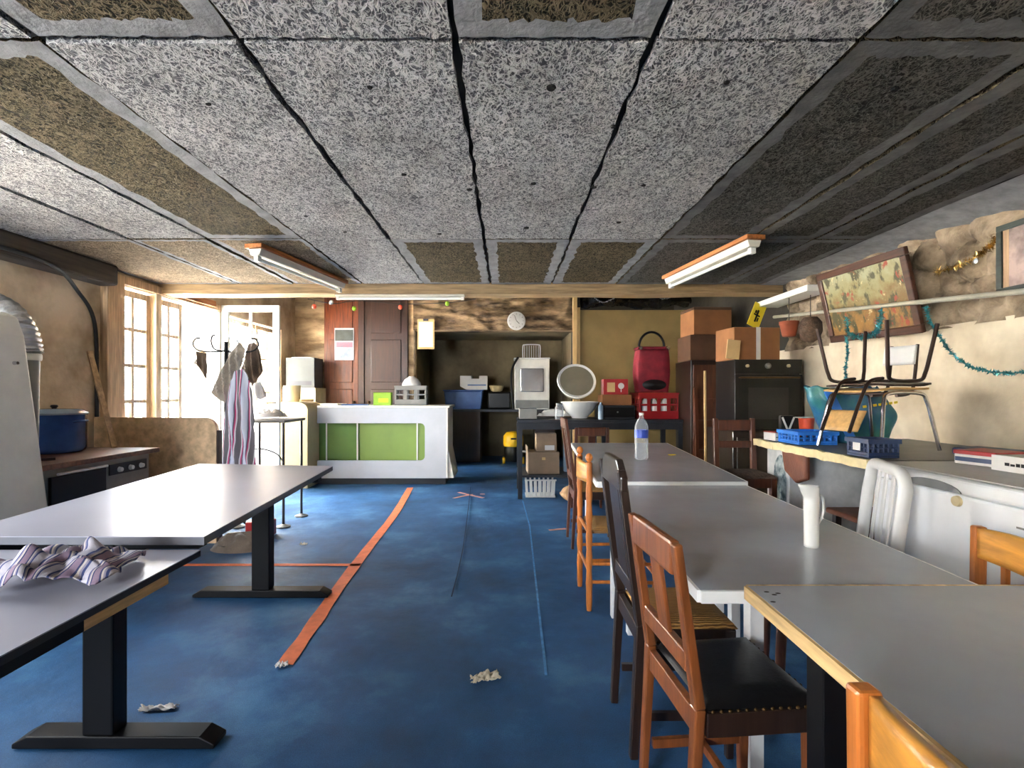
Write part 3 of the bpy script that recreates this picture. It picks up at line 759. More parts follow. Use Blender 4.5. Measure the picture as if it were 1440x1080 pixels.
def chair_turned(name, label, loc, rz, W, D, SZ, TOP, wm, slat_m, bow=.03, group='chairs around the right tables', ball=True, square=False):
    t = thing(name, label, 'chair', loc, rz, group)
    h = W/2
    for s in (-1,1):
        if square: B().bar((0,s*h,.003),(-.01,s*h,TOP),.03,.034,(1,0,0)).build('back_post', wm, t, bevel=.006)
        else: turned(B(), 0, s*h, .003, TOP-.05, .017, ball).build('back_post', wm, t, True)
        turned(B(), D, s*h*1.08, .003, SZ-.03, .017).build('front_leg', wm, t, True)
        for z in (.16,.26): B().tube([(.0,s*h,z),(D,s*h*1.08,z)], .010).build('side_rung', wm, t, True)
    def slat(z0, z1, nm):
        def fn(u, v):
            y = -h+.008+u*(W-.016); return Vector((-bow*(1-(2*u-1)**2)-.004, y, z0+(z1-z0)*v+.012*(1-(2*u-1)**2)*v))
        return B().grid(fn, 18, 6).build(nm, slat_m, t, True, solid=.016)
    slat(TOP-.16, TOP-.06, 'top_slat') if not square else slat(TOP-.095, TOP-.005, 'top_slat')
    B().tube([(0,-h,SZ-.02),(0,h,SZ-.02)], .011).build('back_rung', wm, t, True)
    B().tube([(0,-h,.22),(0,h,.22)], .010).build('back_rung', wm, t, True)
    B().tube([(D,-h*1.08,.2),(D,h*1.08,.2)], .010).build('front_rung', wm, t, True)
    if square:
        for k in (-.33,.33): B().bar((-.02,k*h*1.3,SZ+.01),(-.022,k*h*1.3,TOP-.09),.022,.014,(1,0,0)).build('spindle', wm, t, bevel=.003)
    def cush(u, v):
        e = min(1, 7*min(u,1-u,v,1-v))**.5
        dip = .012*(abs(u-.5)+abs(v-.5))
        return Vector((.018+u*(D-.02), (-h+.014+v*(W-.028))*(.98+.1*u), SZ-.016+.022*e+dip-.01))
    B().grid(cush, 24, 24).box(.02,D-.004,-h+.02,h-.02,SZ-.03,SZ-.014).build('seat', m_rush, t, True)
    return t
chair_turned('rush_chair', 'orange turned-post chair with ball finials and bent top slat, left side row', (.455,2.99,0), 0, .355, .36, .45, .865, m_chair_or, m_chair_ye)
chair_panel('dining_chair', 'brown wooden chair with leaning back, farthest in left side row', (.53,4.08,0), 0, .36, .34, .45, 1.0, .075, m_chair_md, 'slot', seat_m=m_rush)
chair_turned('rush_chair', 'honey wood chair with curved top rail, cut off at the bottom right corner', (.485,.49,0), 0, .38, .36, .45, .81, m_chair_or, m_chair_ye, .03, square=True)
a = math.atan2(.08,.33)
chair_turned('rush_chair', 'orange wood chair with spindles at the right edge, before the freezer', (1.42,1.43,0), PI-a, .34, .30, .45, .785, m_chair_or, m_chair_ye, .02, square=True)
# white slat back chair
t = thing('slat_chair', 'white chair with arched frame and vertical slats beside the freezer', 'chair', (1.405,1.97,0), PI-math.atan2(.13,.36), 'chairs around the right tables')
h = .185
arch = [(0,-h,.45),(-.02,-h,.62),(-.04,-h+.0,.80)] + [(-.05,-h+.07-.07*math.cos(k*PI/12),.84+.075*math.sin(k*PI/12)) for k in range(1,7)] + [(-.05,h-.07+.07*math.sin(k*PI/12),.84+.075*math.cos(k*PI/12)) for k in range(0,6)] + [(-.04,h,.80),(-.02,h,.62),(0,h,.45)]
B().tube(arch, .022, 12).build('back_frame', m_white_gl, t, True)
for k in (-1,0,1):
    B().bar((-.005,k*.082,.47),(-.05,k*.075,.895),.028,.007,(1,0,0)).build('slat', m_white_gl, t, bevel=.002)
B().box(-.02,.36,-.2,.2,.42,.45).build('seat', m_white_gl, t, bevel=.012)
for (x, yy) in ((0,-.18),(0,.18),(.33,-.18),(.33,.18)): B().tube([(x,yy,.419),(x*1.05,yy*1.03,.004)], [.02,.016]).build('leg', m_chair_md, t, True)
# tall ladder back chair between far table and worktop
t = chair_panel('ladder_chair', 'high brown ladder-back chair between the far table and the wooden worktop', (1.50,3.36,0), -PI/2, .28, .27, .69, 1.03, .02, m_chair_md, 'bars', seat_m=m_wicker)
# chair behind the far table, its back to the room
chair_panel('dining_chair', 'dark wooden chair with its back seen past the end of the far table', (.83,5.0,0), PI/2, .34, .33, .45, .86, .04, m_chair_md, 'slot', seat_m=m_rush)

# ------------------------------------------------------------------ freezer and worktop
t = thing('chest_freezer', 'long white chest freezer along the right wall', 'freezer', (0,0,0))
B().box(1.615,2.30,.95,2.255,.06,.835).build('body', m_freezer, t, bevel=.012)
B().box(1.65,2.27,.98,2.22,.004,.059).build('plinth', m_blackp, t)
l = B().box(1.60,2.32,.945,2.26,.838,.895).build('lid', m_freezer, t, bevel=.014, seg=3)
B().box(1.625,2.30,.97,2.235,.896,.90).build('lid_top', m_frztop, l)
b = B()
b.prism([(1.5975,1.93-.13*math.cos(k*PI/12)*1.0,.842+.034*math.sin(k*PI/12)) for k in range(13)],(.004,0,0)); b.build('handle_recess', m_shade, l)
B().lathe([(.001,.012),(.018,.01),(.02,0)],(1.614,1.83,.812),16,rym(-PI/2)).build('lock', m_cream, t, True)
B().box(1.6135,1.6165,1.5,1.62,.77,.776).build('trim_line', m_grey, t)
t = thing('worktop_bench', 'dark worktop with pale wooden front edge beyond the freezer', 'worktop')
B().box(1.625,2.60,2.275,3.32,.872,.90).build('worktop', m_darktop, t)
b = B(); n = 30
pts = [(1.612+.006*noise.noise(Vector((i*.4,0,1))), 2.275+1.045*i/n, .880+.010*noise.noise(Vector((i*.5,3,1)))) for i in range(n+1)]
for i in range(n): b.bar(pts[i],pts[i+1],.022,.042)
b.build('front_edge', m_palewood, t)
for (x, yy) in ((2.5,2.35),(2.5,3.25),(1.72,2.33)): B().box(x-.025,x+.025,yy-.025,yy+.025,.004,.871).build('leg', m_chair_md, t)
t = thing('small_cabinet', 'small white cabinet with teal animal decal under the worktop end', 'cabinet')
B().box(1.68,2.15,3.04,3.30,.004,.868).build('body', m_bear, t, bevel=.006)
b = B()
b.prism([(1.6785, 3.14+.075*(1+.25*noise.noise(Vector((k*.9,1,2))))*math.cos(k*PI/10), .62+.2*(1+.2*noise.noise(Vector((k*.8,5,2))))*math.sin(k*PI/10)) for k in range(20)],(-.002,0,0)); b.build('decal', m_decal, t)
t = thing('satchel', 'brown leather satchel hanging under the worktop edge', 'bag', (0,0,0))
B().prism([(1.635,2.80,.865),(1.635,3.05,.865),(1.635,3.02,.74),(1.635,2.90,.685),(1.635,2.80,.72)],(.03,0,0)).build('body', m_brownleather, t, bevel=.012)
t = thing('low_stool', 'dark brown wooden stool pushed under the worktop', 'stool', (1.90,2.62,0))
B().box(-.17,.17,-.16,.16,.55,.58).build('seat', m_brownleather, t, bevel=.01)
for sx in (-1,1):
    for sy in (-1,1): B().bar((sx*.13,sy*.12,.549),(sx*.14,sy*.13,.004),.03,.03).build('leg', m_chair_dk, t)

# crates
def crate(name, label, cat, loc, rz, L, W, H, mat, group=None, slots=6, tilt=0):
    t = thing(name, label, cat, loc, rz, group)
    th = .012
    b = B().box(-L/2,L/2,-W/2,W/2,0,th)
    for s in (-1,1):
        def wallx(a, c, along):
            n = slots; w = (c-a)/n
            for z0, z1 in ((th,H*.3),(H*.78,H)): bx(a, c, z0, z1)
            bx(a, c, H*.5, H*.58)
            for i in range(n+1):
                xx = a+w*i; bx(max(a,xx-w*.18), min(c,xx+w*.18), H*.3, H*.78)
        def bx(a, c, z0, z1, s=s): b.box(a,c,s*W/2-(th if s>0 else 0),s*W/2+(0 if s>0 else th),z0,z1)
        wallx(-L/2, L/2, 0)
        def bx(a, c, z0, z1, s=s): b.box(s*L/2-(th if s>0 else 0),s*L/2+(0 if s>0 else th),a,c,z0,z1)
        wallx(-W/2+th, W/2-th, 0)
    b.build('body', mat, t, bevel=.002, seg=1)
    B().box(-L/2-.006,L/2+.006,-W/2-.006,-W/2,H-.02,H).box(-L/2-.006,L/2+.006,W/2,W/2+.006,H-.02,H).box(-L/2-.006,-L/2,-W/2,W/2,H-.02,H).box(L/2,L/2+.006,-W/2,W/2,H-.02,H).build('rim', mat, t)
    return t
crate('plastic_crate', 'bright blue plastic crate on the far end of the worktop', 'crate', (1.76,3.0,.903), .0, .22, .22, .075, m_blue, 'open plastic crates')
t = crate('plastic_crate', 'navy plastic crate at the worktop front corner beside the freezer', 'crate', (1.705,2.385,.903), 0, .14, .15, .085, m_navy, 'open plastic crates')
B().box(-.0785,-.0775,-.03,.02,.03,.065).build('sticker', m_paper, t)
o = box(-.09,.09,-.1,.1,0,.035).build('tray', m_navy, None, bevel=.01); o.location=(2.26,2.40,.903); o.rotation_euler=(0,0,.3)
tag(o, 'shallow navy tray near the wall end of the freezer', 'tray')
# tins and boxes
def cbox(name, label, cat, loc, rz, L, W, H, mat, lid=None, group=None, bevel=.004, strip_m=None):
    t = thing(name, label, cat, loc, rz, group)
    B().box(-L/2,L/2,-W/2,W/2,0,H*.72 if lid else H).build('body', mat, t, bevel=bevel)
    if lid: B().box(-L/2-.003,L/2+.003,-W/2-.003,W/2+.003,H*.7,H).build('lid', lid, t, bevel=bevel)
    return t
t = cbox('tin_box', 'flat red and white tin box on the chest freezer', 'tin', (2.0,2.12,.902), .25, .17, .15, .058, m_paper, m_red)
B().box(-.09,.09,-.0775,-.0755,.0,.012).box(-.087,-.086,-.07,.07,.012,.03).build('stripe', m_navy, t)
t = cbox('appliance_box', 'flat white and grey printed box at right end of the freezer top', 'box', (1.99,1.84,.902), .04, .20, .30, .058, m_frztop)
B().box(-.1025,-.1005,-.15,.15,.0,.058).build('printed_side', m_paper, t)
b = B(); yy = -.12
random.seed(3)
while yy < .10:
    w = random.uniform(.008,.02); b.box(-.1035,-.1026,yy,yy+w,.022,.022+random.uniform(.008,.014)); yy += w+.004
b.build('lettering', m_black, t)
# blue bag
t = thing('shopping_bag', 'big crumpled blue shopping bag on the worktop against the wall', 'bag', (2.125,3.10,.902), 0)
def bag(u, v):
    a = u*2*PI; r = 1 + .12*noise.noise(Vector((math.cos(a)*1.5, math.sin(a)*1.5, v*3)))
    wv = (.8+.35*math.sin(min(1,v*1.15)*PI*.75))*r
    ca, sa = math.cos(a), math.sin(a)
    e = lambda c: math.copysign(abs(c)**.65, c)
    return Vector((e(ca)*.20*wv-.10*v*v, e(sa)*.11*wv*(1-.35*v), v*.33+.03*v*noise.noise(Vector((ca*2,sa*2,7)))))
B().grid(bag, 44, 26, True).add([(.17*math.cos(2*PI*j/20),.1*math.sin(2*PI*j/20),.002) for j in range(20)],[tuple(range(20))]).build('body', m_bluebag, t, True, solid=.002)
B().bar((-.24,-.10,.31),(-.12,-.135,.02),.05,.004,(0,1,0)).build('strap', m_bagstrap, t)
b = B()
for k in range(7): b.bar((-.06+.03*k,-.135-.002*(k%2),.215+.004*k),(-.04+.03*k,-.135,.218+.004*k),.003,.014)
b.build('lettering', m_yellow, t)
# small goods at the far end of the worktop
p = P(1134,600,3.25)
t = thing('plastic_tub', 'coral red plastic tub behind the bright blue crate', 'tub', (1.905,3.25,.903))
B().lathe([(.03,0),(.036,.01),(.045,.13),(.048,.132),(.043,.135),(.033,.012)],(0,0,0),20,close=False).build('body', m_orange, t, True)
B().box(-.07,.055,-.03,.05,.137,.141).build('card', m_paper, t)
t = cbox('book', 'thin dark book with pale triangle cover, propped left of the coral tub', 'book', (1.79,3.27,.903), .1, .09, .03, .15, m_blackp)
B().bar((-.04,-.017,.14),(0,-.017,.05),.012,.002,(0,1,0)).bar((.0,-.017,.05),(.04,-.017,.14),.012,.002,(0,1,0)).build('cover_mark', m_paper, t)
t = cbox('leaflet_box', 'white and red leaflet box at the far front corner of the worktop', 'box', (1.685,3.19,.903), .1, .10, .12, .05, m_paper, None)
B().box(-.05,.05,-.06,.06,.0505,.056).build('cover', m_red, t)
B().box(-.045,.04,-.0615,-.0605,.02,.026).box(.01,.04,-.0615,-.0605,.01,.03).build('lettering', m_black, t)

# children's tube chairs, one upside down on the other
def kid_chair(label, loc, rz, flip, seat_m, back_m, tube, leg_m, lean, bw, legs_h=.30):
    t = thing('school_chair', label, 'chair', loc, rz, "stacked children's chairs")
    if flip: t.rotation_euler = (PI,0,rz)
    for s in (-1,1):
        B().tube(crom([(.19,s*.18,.006),(.16,s*.165,.16),(.14,s*.155,legs_h-.05),(.10,s*.15,legs_h-.008),(-.10,s*.15,legs_h-.008),(-.14,s*.155,legs_h-.05),(-.16,s*.165,.16),(-.19,s*.18,.006)],5), .0095, 10).build('leg_frame', leg_m, t, True)
        B().tube(crom([(-.05,s*bw*.8,legs_h-.02),(-.145,s*bw*.8,legs_h-.004),(-.165-lean*.3,s*bw*.8,legs_h+.07),(-.165-lean,s*bw*.8,legs_h+.25)],5), .0085, 8).build('back_post', tube, t, True)
    B().tube([(.08,-.15,legs_h-.008),(.08,.15,legs_h-.008)], .007).build('cross_bar', tube, t, True)
    def seat(u, v):
        x = -.14+u*.31; y = -.165+v*.33
        return Vector((x, y, legs_h+.010+.008*(2*v-1)**2-.01*max(0,u-.8)*5))
    B().grid(seat, 12, 12).build('seat', seat_m, t, True, solid=.009)
    def back(u, v):
        y = -bw+u*2*bw; return Vector((-.150-lean*(.45+.5*v)+.012*(2*u-1)**2, y, legs_h+.145+v*.10))
    B().grid(back, 12, 6).build('backrest', back_m, t, True, solid=.009)
    return t
kid_chair("children's chair with chrome legs and white backrest standing on the worktop", (1.95,2.70,.903), PI+.26, False, m_ply, m_white_gl, m_tubebr, m_chrome, .03, .085)
kid_chair("upturned children's chair with brown legs in the air and plywood backrest hanging down", (1.93,2.68,.903+.332+.318), .36, True, m_tubebr, m_ply, m_tubebr, m_tubebr, .13, .09)

# ------------------------------------------------------------------ right wall: pole, picture, tinsel
PX = 2.36
pA = Vector((2.50,4.78,1.905)); pB = Vector((2.36,2.05,1.635))
t = tag(B().tube([pA, pB], .014, 10).build('wall_pole', m_pipe, None, True), 'long pale pole running along the right wall in front of the picture', 'pole')
t = tag(B().box(2.32,2.52,3.95,4.75,1.985,2.035).build('wall_plank', m_whitepaint, None, bevel=.006), 'white plank shelf on the stone wall above the oven', 'shelf')
# leaning picture: bottom on the wall, top tipped into the room
W_, H_ = .86, .53
t = thing('framed_picture', 'large dark-framed harvest painting tipped forward on the right wall', 'picture', (2.52,3.50,1.575), 0)
def pic(b, y0, y1, z0, z1, x0, x1): return b.box(x0, x1, y0, y1, z0, z1)
lean = rym(-.24)
skew = Matrix.Rotation(math.radians(1.5), 3, 'X')
RR = lean @ skew
fb = B()
for a in ((-W_/2,W_/2,0,.05),(-W_/2,W_/2,H_-.05,H_),(-W_/2,-W_/2+.05,.05,H_-.05),(W_/2-.05,W_/2,.05,H_-.05)):
    fb.box(-.03,.0,a[0],a[1],a[2],a[3])
fb.v = [RR @ p for p in fb.v]; fb.build('frame', m_frame, t, bevel=.006)
cb = B().box(-.018,-.006,-W_/2+.045,W_/2-.045,.045,H_-.045); cb.v = [RR @ p for p in cb.v]; cb.build('canvas', m_paint, t)
t = thing('framed_picture', 'green-black framed pinkish picture cut off at the right edge', 'picture', (2.535,2.33,1.70), 0)
fb = B()
for a in ((-.3,.3,0,.03),(-.3,.3,.32,.35),(-.3,-.27,.03,.32),(.27,.3,.03,.32)): fb.box(-.022,0,*a)
fb.build('frame', m_frame2, t, bevel=.003)
B().box(-.012,-.004,-.275,.24,.025,.325).build('canvas', m_paint2, t); B().box(-.013,-.003,.24,.27,.025,.325).build('mount_strip', m_pine, t)

def tinsel(name, label, pts, mat, r=.028, dens=900, cat='tinsel'):
    path = crom(pts, 10); b = B()
    b.tube(path, .0025, 5)
    L = sum((path[i+1]-path[i]).length for i in range(len(path)-1)); n = int(L*dens)
    rnd = random.Random(hash(name+label) % 1000 if False else len(label))
    for k in range(n):
        f = rnd.random()*(len(path)-1.001); i = int(f); p = path[i].lerp(path[i+1], f-i)
        d = Vector((rnd.gauss(0,1),rnd.gauss(0,1),rnd.gauss(0,1))).normalized(); s = d.cross(Vector((rnd.random(),rnd.random(),1))).normalized()*.0042
        e = p + d*r*rnd.uniform(.6,1.15)
        b.add([p-s, p+s, e+s*.4], [(0,1,2)])
    return tag(b.build(name, mat), label, cat, 'tinsel garlands')
tinsel('hanging_tinsel', 'blue-green tinsel draped in a loop below the painting', [P(1190,447,3.3),P(1194,468,3.25),P(1203,474,3.2),P(1218,474,3.15),P(1232,468,3.1),P(1238,452,3.08),P(1240,436,3.05)], m_teal, .03, 1200)
tinsel('hanging_tinsel', 'blue-green tinsel strand hanging straight down beside the upturned chair', [P(1190,474,3.3),P(1192,495,3.28),P(1189,520,3.28),P(1190,538,3.28)], m_teal, .02, 1000)
tinsel('hanging_tinsel', 'long teal tinsel swag from the pole down across the right plaster', [P(1302,432,2.92),P(1308,452,2.9),P(1322,474,2.92),P(1340,498,2.88),P(1362,514,2.75),P(1390,522,2.65),P(1420,525,2.53),P(1460,520,2.4)], m_teal, .02, 900)
tinsel('hanging_tinsel', 'gold tinsel garland on the stone wall near the right edge', [P(1316,383,2.98),P(1340,376,2.88),P(1368,364,2.76),P(1388,350,2.74),P(1398,338,2.72),P(1402,328,2.70)], m_gold, .035, 800)
p = P(1374,367,2.70)
tag(B().lathe([(.001,0),(.012,.002),(.014,.008),(.001,.012)], p, 12, rym(-PI/2)).build('tinsel_star', m_silver, None, True), 'bright silver disc ornament among the gold tinsel', 'ornament')

# ------------------------------------------------------------------ oven corner
t = thing('base_cabinet', 'dark cabinet beneath the black oven in the far right corner', 'cabinet', (0,0,0))
B().box(1.93,2.53,4.36,4.92,.004,.87).build('body', m_chair_dk, t, bevel=.006)
B().box(1.96,2.22,4.345,4.359,.08,.82).build('door', m_chair_dk, t, bevel=.004); B().box(2.24,2.50,4.345,4.359,.08,.82).build('door', m_chair_dk, t, bevel=.004)
t = thing('built_in_oven', 'black built-in oven standing on a cabinet at far right', 'oven', (0,0,.872))
B().box(1.955,2.51,4.38,4.78,0,.61).build('body', m_blackp, t, bevel=.004)
B().box(1.945,2.52,4.36,4.379,.49,.61).build('control_panel', m_blackp, t, bevel=.003)
d = B().box(1.945,2.52,4.355,4.379,.02,.482).build('oven_door', m_blackp, t, bevel=.004)
B().box(2.06,2.40,4.3535,4.3545,.10,.37).build('glass', m_leather, d)
B().tube([(1.98,4.33,.455),(2.485,4.33,.455)], .008).tube([(1.98,4.355,.455),(1.98,4.33,.455)],.006).tube([(2.485,4.355,.455),(2.485,4.33,.455)],.006).build('handle', m_brass, d, True)
for x, r, mm in ((2.05,.014,m_cream),(2.225,.024,m_grey),(2.40,.014,m_cream)):
    B().lathe([(r*.8,.02),(r,.015),(r,0)],(x,4.36,.555),16,rxm(PI/2)).build('knob', mm, t, True)
t = thing('cardboard_box', 'brown cardboard box sealed with white tape on top of the oven', 'box', (2.17,4.62,1.484), .1, 'cardboard boxes')
B().box(-.21,.21,-.16,.16,0,.285).build('body', m_card, t, bevel=.004)
B().box(-.01,.03,-.1615,-.1605,0,.285).box(-.01,.03,-.16,.16,.2855,.2865).build('tape', m_tapew, t)
t = thing('yellow_sign', 'yellow card sign tilted on the cardboard box above the oven', 'sign', (2.24,4.66,1.80), .15)
RR = rym(.45) @ rxm(-.1)
b = B().box(-.06,.06,-.004,.004,0,.23); b.v = [RR @ p for p in b.v]; b.build('card', m_yellow, t)
b = B().box(-.035,.03,-.0055,-.0045,.11,.125).box(-.01,.008,-.0055,-.0045,.05,.17).box(-.03,-.012,-.0055,-.0045,.13,.16).box(.012,.026,-.0055,-.0045,.06,.10); b.v = [RR @ p for p in b.v]; b.build('marking', m_black, t)
t = tag(B().box(-.055,.055,-.006,.006,-.08,.08).build('paper_tag', m_tan, None), 'small tan card leaning left of the taped box on the oven', 'card')
t.location = P(1031,505,4.33) ; t.location.z = 1.565; t.rotation_euler = (0,.1,0)
t = thing('hanging_pot', 'terracotta pot hanging under the white plank', 'pot', P(1111,462,4.2))
t.location = (2.33,4.22,1.66)
B().lathe([(.04,0),(.05,.005),(.07,.10),(.075,.10),(.075,.125),(.06,.125)],(0,0,0),20).build('body', m_terra, t, True)
B().tube([(0,0,.12),(0,0,.32)], .003).build('cord', m_cable, t)
t = thing('wicker_basket', 'dark round wicker basket hanging from the plank by the plaster wall', 'basket', (2.43,4.09,1.60))
B().lathe([(.02,0),(.065,.03),(.085,.09),(.08,.16),(.05,.20),(.045,.195)],(0,0,0),22).build('body', m_wicker, t, True)
B().tube([(0,0,.19),(0,0,.38)], .003).build('cord', m_cable, t)

# cupboard and stacked cartons behind
t = thing('cupboard', 'tall dark wooden cupboard carrying cartons beside the oven', 'cupboard', (0,0,0))
B().box(2.0,2.55,5.55,6.05,.004,1.55).build('body', m_chair_dk, t, bevel=.006)
B().box(2.02,2.27,5.535,5.549,.1,1.5).build('door', m_chair_md, t, bevel=.004); B().box(2.285,2.53,5.535,5.549,.1,1.5).build('door', m_chair_md, t, bevel=.004)
cbox('cardboard_box', 'wide dark carton lying on the tall cupboard', 'box', (2.24,5.8,1.552), 0, .46, .42, .28, m_carddk, group='cardboard boxes')
t = cbox('cardboard_box', 'orange-brown carton topmost on the cupboard stack', 'box', (2.245,5.78,1.834), .05, .42, .38, .27, m_card, group='cardboard boxes')
B().box(-.21,.21,-.19,.19,.272,.30).build('flap', m_carddk, t)
# broom
t = thing('broom', 'pale broom standing upright by the ladder-back chair', 'broom', (1.80,4.62,0), 0)
B().tube([(0,0,.34),(.03,.10,1.40)], .012).build('handle', m_tan, t, True)
B().bar((-.005,-.02,.34),(-.02,-.07,.03),.17,.06,(1,0,0),.2,.075).build('brush', m_brush, t, bevel=.015)
# dark wooden chair back left of the broom - a step ladder
t = thing('stepladder', 'dark wooden stepladder behind the broom', 'ladder', (0,0,0))
for x in (1.95,2.24): B().bar((x,5.2,.004),(x+.02,5.34,1.25),.05,.03,(1,0,0)).build('stile', m_chair_md, t)
for z in (.3,.6,.9,1.12): B().bar((1.98,5.2+.112*z+.0,z),(2.23,5.2+.112*z,z),.04,.03).build('rung', m_chair_md, t)

# ------------------------------------------------------------------ metal bench with bowls
RY0, RY1, RXa, RXb, RT = 5.74, 6.42, .125, 1.985, .895
t = thing('metal_bench', 'long dark metal bench carrying bowls and red crate, behind the tables', 'bench', (0,0,0))
B().box(RXa,RXb,RY0,RY1,RT-.035,RT).build('top', m_dkgrey, t, bevel=.003)
B().box(RXa+.02,RXb-.02,RY0+.012,RY0+.03,RT-.11,RT-.036).build('front_rail', m_dkgrey, t)
for x in (RXa+.03, 1.1, RXb-.03):
    for yy in (RY0+.03,RY1-.03): B().box(x-.025,x+.025,yy-.025,yy+.025,.004,RT-.036).build('leg', m_dkgrey, t)
B().box(RXa+.005,1.08,RY0+.01,RY1-.01,.245,.27).build('shelf', m_dkgrey, t)
t = cbox('cardboard_box', 'open-topped brown box on the metal bench shelf', 'box', (.42,5.98,.272), .04, .36, .30, .25, m_cardpale, group='cardboard boxes')
B().box(-.185,-.178,-.15,.15,.25,.31).build('flap', m_cardpale, t); B().box(-.02,.02,-.1525,-.1505,.16,.19).build('tape', m_tan, t)
t = cbox('cardboard_box', 'small brown carton with white label, set on the open-topped box', 'box', (.46,5.99,.524), .02, .235, .22, .20, m_cardpale, group='cardboard boxes')
B().box(-.02,.09,-.1115,-.1105,.015,.07).build('label_paper', m_paper, t)
t = thing('wire_basket', 'white slatted basket on the floor under the bench shelf', 'basket', (.39,5.96,.004))
for k in range(7): B().bar((-.15+.05*k,-.12,.01),(-.16+.053*k,-.13,.19),.022,.006,(0,1,0)).build('slat', m_white_gl, t)
B().box(-.17,.17,-.125,.12,.0,.012).build('base', m_white_gl, t); B().box(-.18,.18,-.14,-.12,.19,.205).box(-.18,.18,.1,.12,.19,.205).build('rim', m_white_gl, t)
for k in range(7): B().bar((-.15+.05*k,.11,.01),(-.16+.053*k,.11,.19),.022,.006,(0,1,0)).build('slat', m_white_gl, t)
t = tag(B().box(-.035,.035,-.035,.035,0,.57).build('tube_roll', m_bluelid, None, bevel=.02), 'pale upright tube standing on the bench shelf', 'tube'); t.location = (.70,6.0,.272)
def sackf(u, v):
    a = u*2*PI; r = math.sin(v*PI)**.6*(1+.2*noise.noise(Vector((math.cos(a)*2,math.sin(a)*2,v*3))))
    return Vector((.15*r*math.cos(a), .14*r*math.sin(a), .005+.20*v+.02*noise.noise(Vector((a,v*4,1)))*math.sin(v*PI)))
o = B().grid(sackf, 24, 14, True).build('cloth_sack', m_sack, None, True); o.location = (.74,5.55,0); tag(o, 'tan cloth sack slumped on the floor in front of the bench', 'sack')
# bowls
bp = [(.05,0),(.09,.004),(.095,.02),(.16,.08),(.205,.165),(.225,.19),(.222,.196),(.198,.17),(.15,.085),(.06,.026)]
t = thing('mixing_bowl', 'white footed bowl on the metal bench, under the tilted one', 'bowl', (.86,6.02,.897), 0, 'large bowls on the bench')
B().lathe(bp, (0,0,0), 40).build('body', m_ceram, t, True)
t = thing('mixing_bowl', 'large grey-lined bowl tilted toward the room on the white bowl', 'bowl', (.83,6.09,1.315), 0, 'large bowls on the bench')
RR = rxm(math.radians(62)) 
b = B().lathe([(.09,-.15),(.15,-.13),(.20,-.04),(.222,.045),(.232,.05),(.225,.062),(.205,.05)], (0,0,0), 40, RR); b.build('body', m_ceram, t, True)
b = B().lathe([(.198,.052),(.178,-.035),(.13,-.118),(.01,-.132)], (0,0,0), 40, RR); b.build('lining', m_bowlin, t, True)
t = thing('glass_jar', 'clear glass jar at the bench front left of the bowls', 'jar', (.60,5.80,.897))
B().lathe([(.04,0),(.048,.006),(.048,.13),(.035,.15),(.035,.165)],(0,0,0),18).build('body', m_bottle, t, True)
B().lathe([(.037,.1655),(.037,.18),(.01,.182)],(0,0,0),18).build('lid', m_grey, t, True)
def heapf(u, v):
    a = u*2*PI; r = (1-v)**.5
    return Vector((.21*r*math.cos(a), .11*r*math.sin(a), .003+v*.085+.03*(1-v)*v*4*noise.noise(Vector((math.cos(a)*3,math.sin(a)*3,v*4)))))
o = B().grid(heapf, 30, 10, True).build('paper_heap', m_paper, None, True); o.location = (.58,6.2,.915); tag(o, 'crumpled white wrapping paper on the bench left of the bowls', 'paper')
t = cbox('metal_tray', 'brownish metal tin at the left end of the metal bench', 'tin', (.25,6.0,.897), 0, .20, .26, .12, m_grey, group=None)
t = cbox('drawer_box', 'dark grey drawer box on the bench right of the bowls', 'box', (1.27,6.02,.897), 0, .40, .34, .155, m_dkgrey)
B().box(-.19,.19,-.178,-.171,.02,.135).build('drawer', m_blackp, t, bevel=.003); B().lathe([(.008,.012),(.01,0)],(0,-.178,.08),12,rxm(PI/2)).build('knob', m_grey, t)
t = cbox('cardboard_box', 'flat tan carton on the dark drawer box', 'box', (1.27,6.02,1.054), .03, .34, .26, .12, m_card, group='cardboard boxes')
t = cbox('cardboard_box', 'red and cream printed carton stacked on the flat tan carton', 'box', (1.27,6.02,1.176), -.05, .28, .22, .18, m_red, group='cardboard boxes')
B().box(-.10,-.01,-.1115,-.1105,.03,.14).build('print_panel', m_tan, t); B().lathe([(.035,.001),(.035,0)],(.06,-.1105,.10),16,rxm(PI/2)).box(.055,.065,-.1115,-.1105,.03,.08).build('print_mark', m_paper, t)
t = tag(B().lathe([(.03,0),(.03,.15),(.012,.17),(.012,.19)],(0,0,0),16).build('spray_bottle', m_bluelid, None, True), 'pale slim bottle at the bench front right of the bowls', 'bottle'); t.location = (1.07,5.80,.897)
crate('plastic_crate', 'red plastic bottle crate on the right end of the bench', 'crate', (1.745,6.05,.897), .05, .46, .34, .30, m_red, 'open plastic crates', 4)
for k, (dx, dy) in enumerate(((-.12,-.06),(-.02,-.05),(.11,-.06))):
    tag(B().lathe([(.045,0),(.05,.01),(.05,.16),(.03,.2),(.018,.21),(.018,.25)],(1.745+dx,6.05+dy,.912),14).build('white_bottle', m_ceram, None, True), ['left white bottle standing in the red crate','middle white bottle standing in the red crate','right white bottle standing in the red crate'][k], 'bottle', 'white bottles in the red crate')
t = thing('trolley_bag', 'crimson shopping trolley bag with black ring handle on the red crate', 'bag', (1.73,6.10,1.20))
def tb(u, v):
    a = u*2*PI; e = lambda c: math.copysign(abs(c)**.4, c)
    w = (.185+.02*math.sin(v*PI))*(1+.04*noise.noise(Vector((math.cos(a)*2,math.sin(a)*2,v*3))))
    return Vector((e(math.cos(a))*w, e(math.sin(a))*w*.55, v*.50))
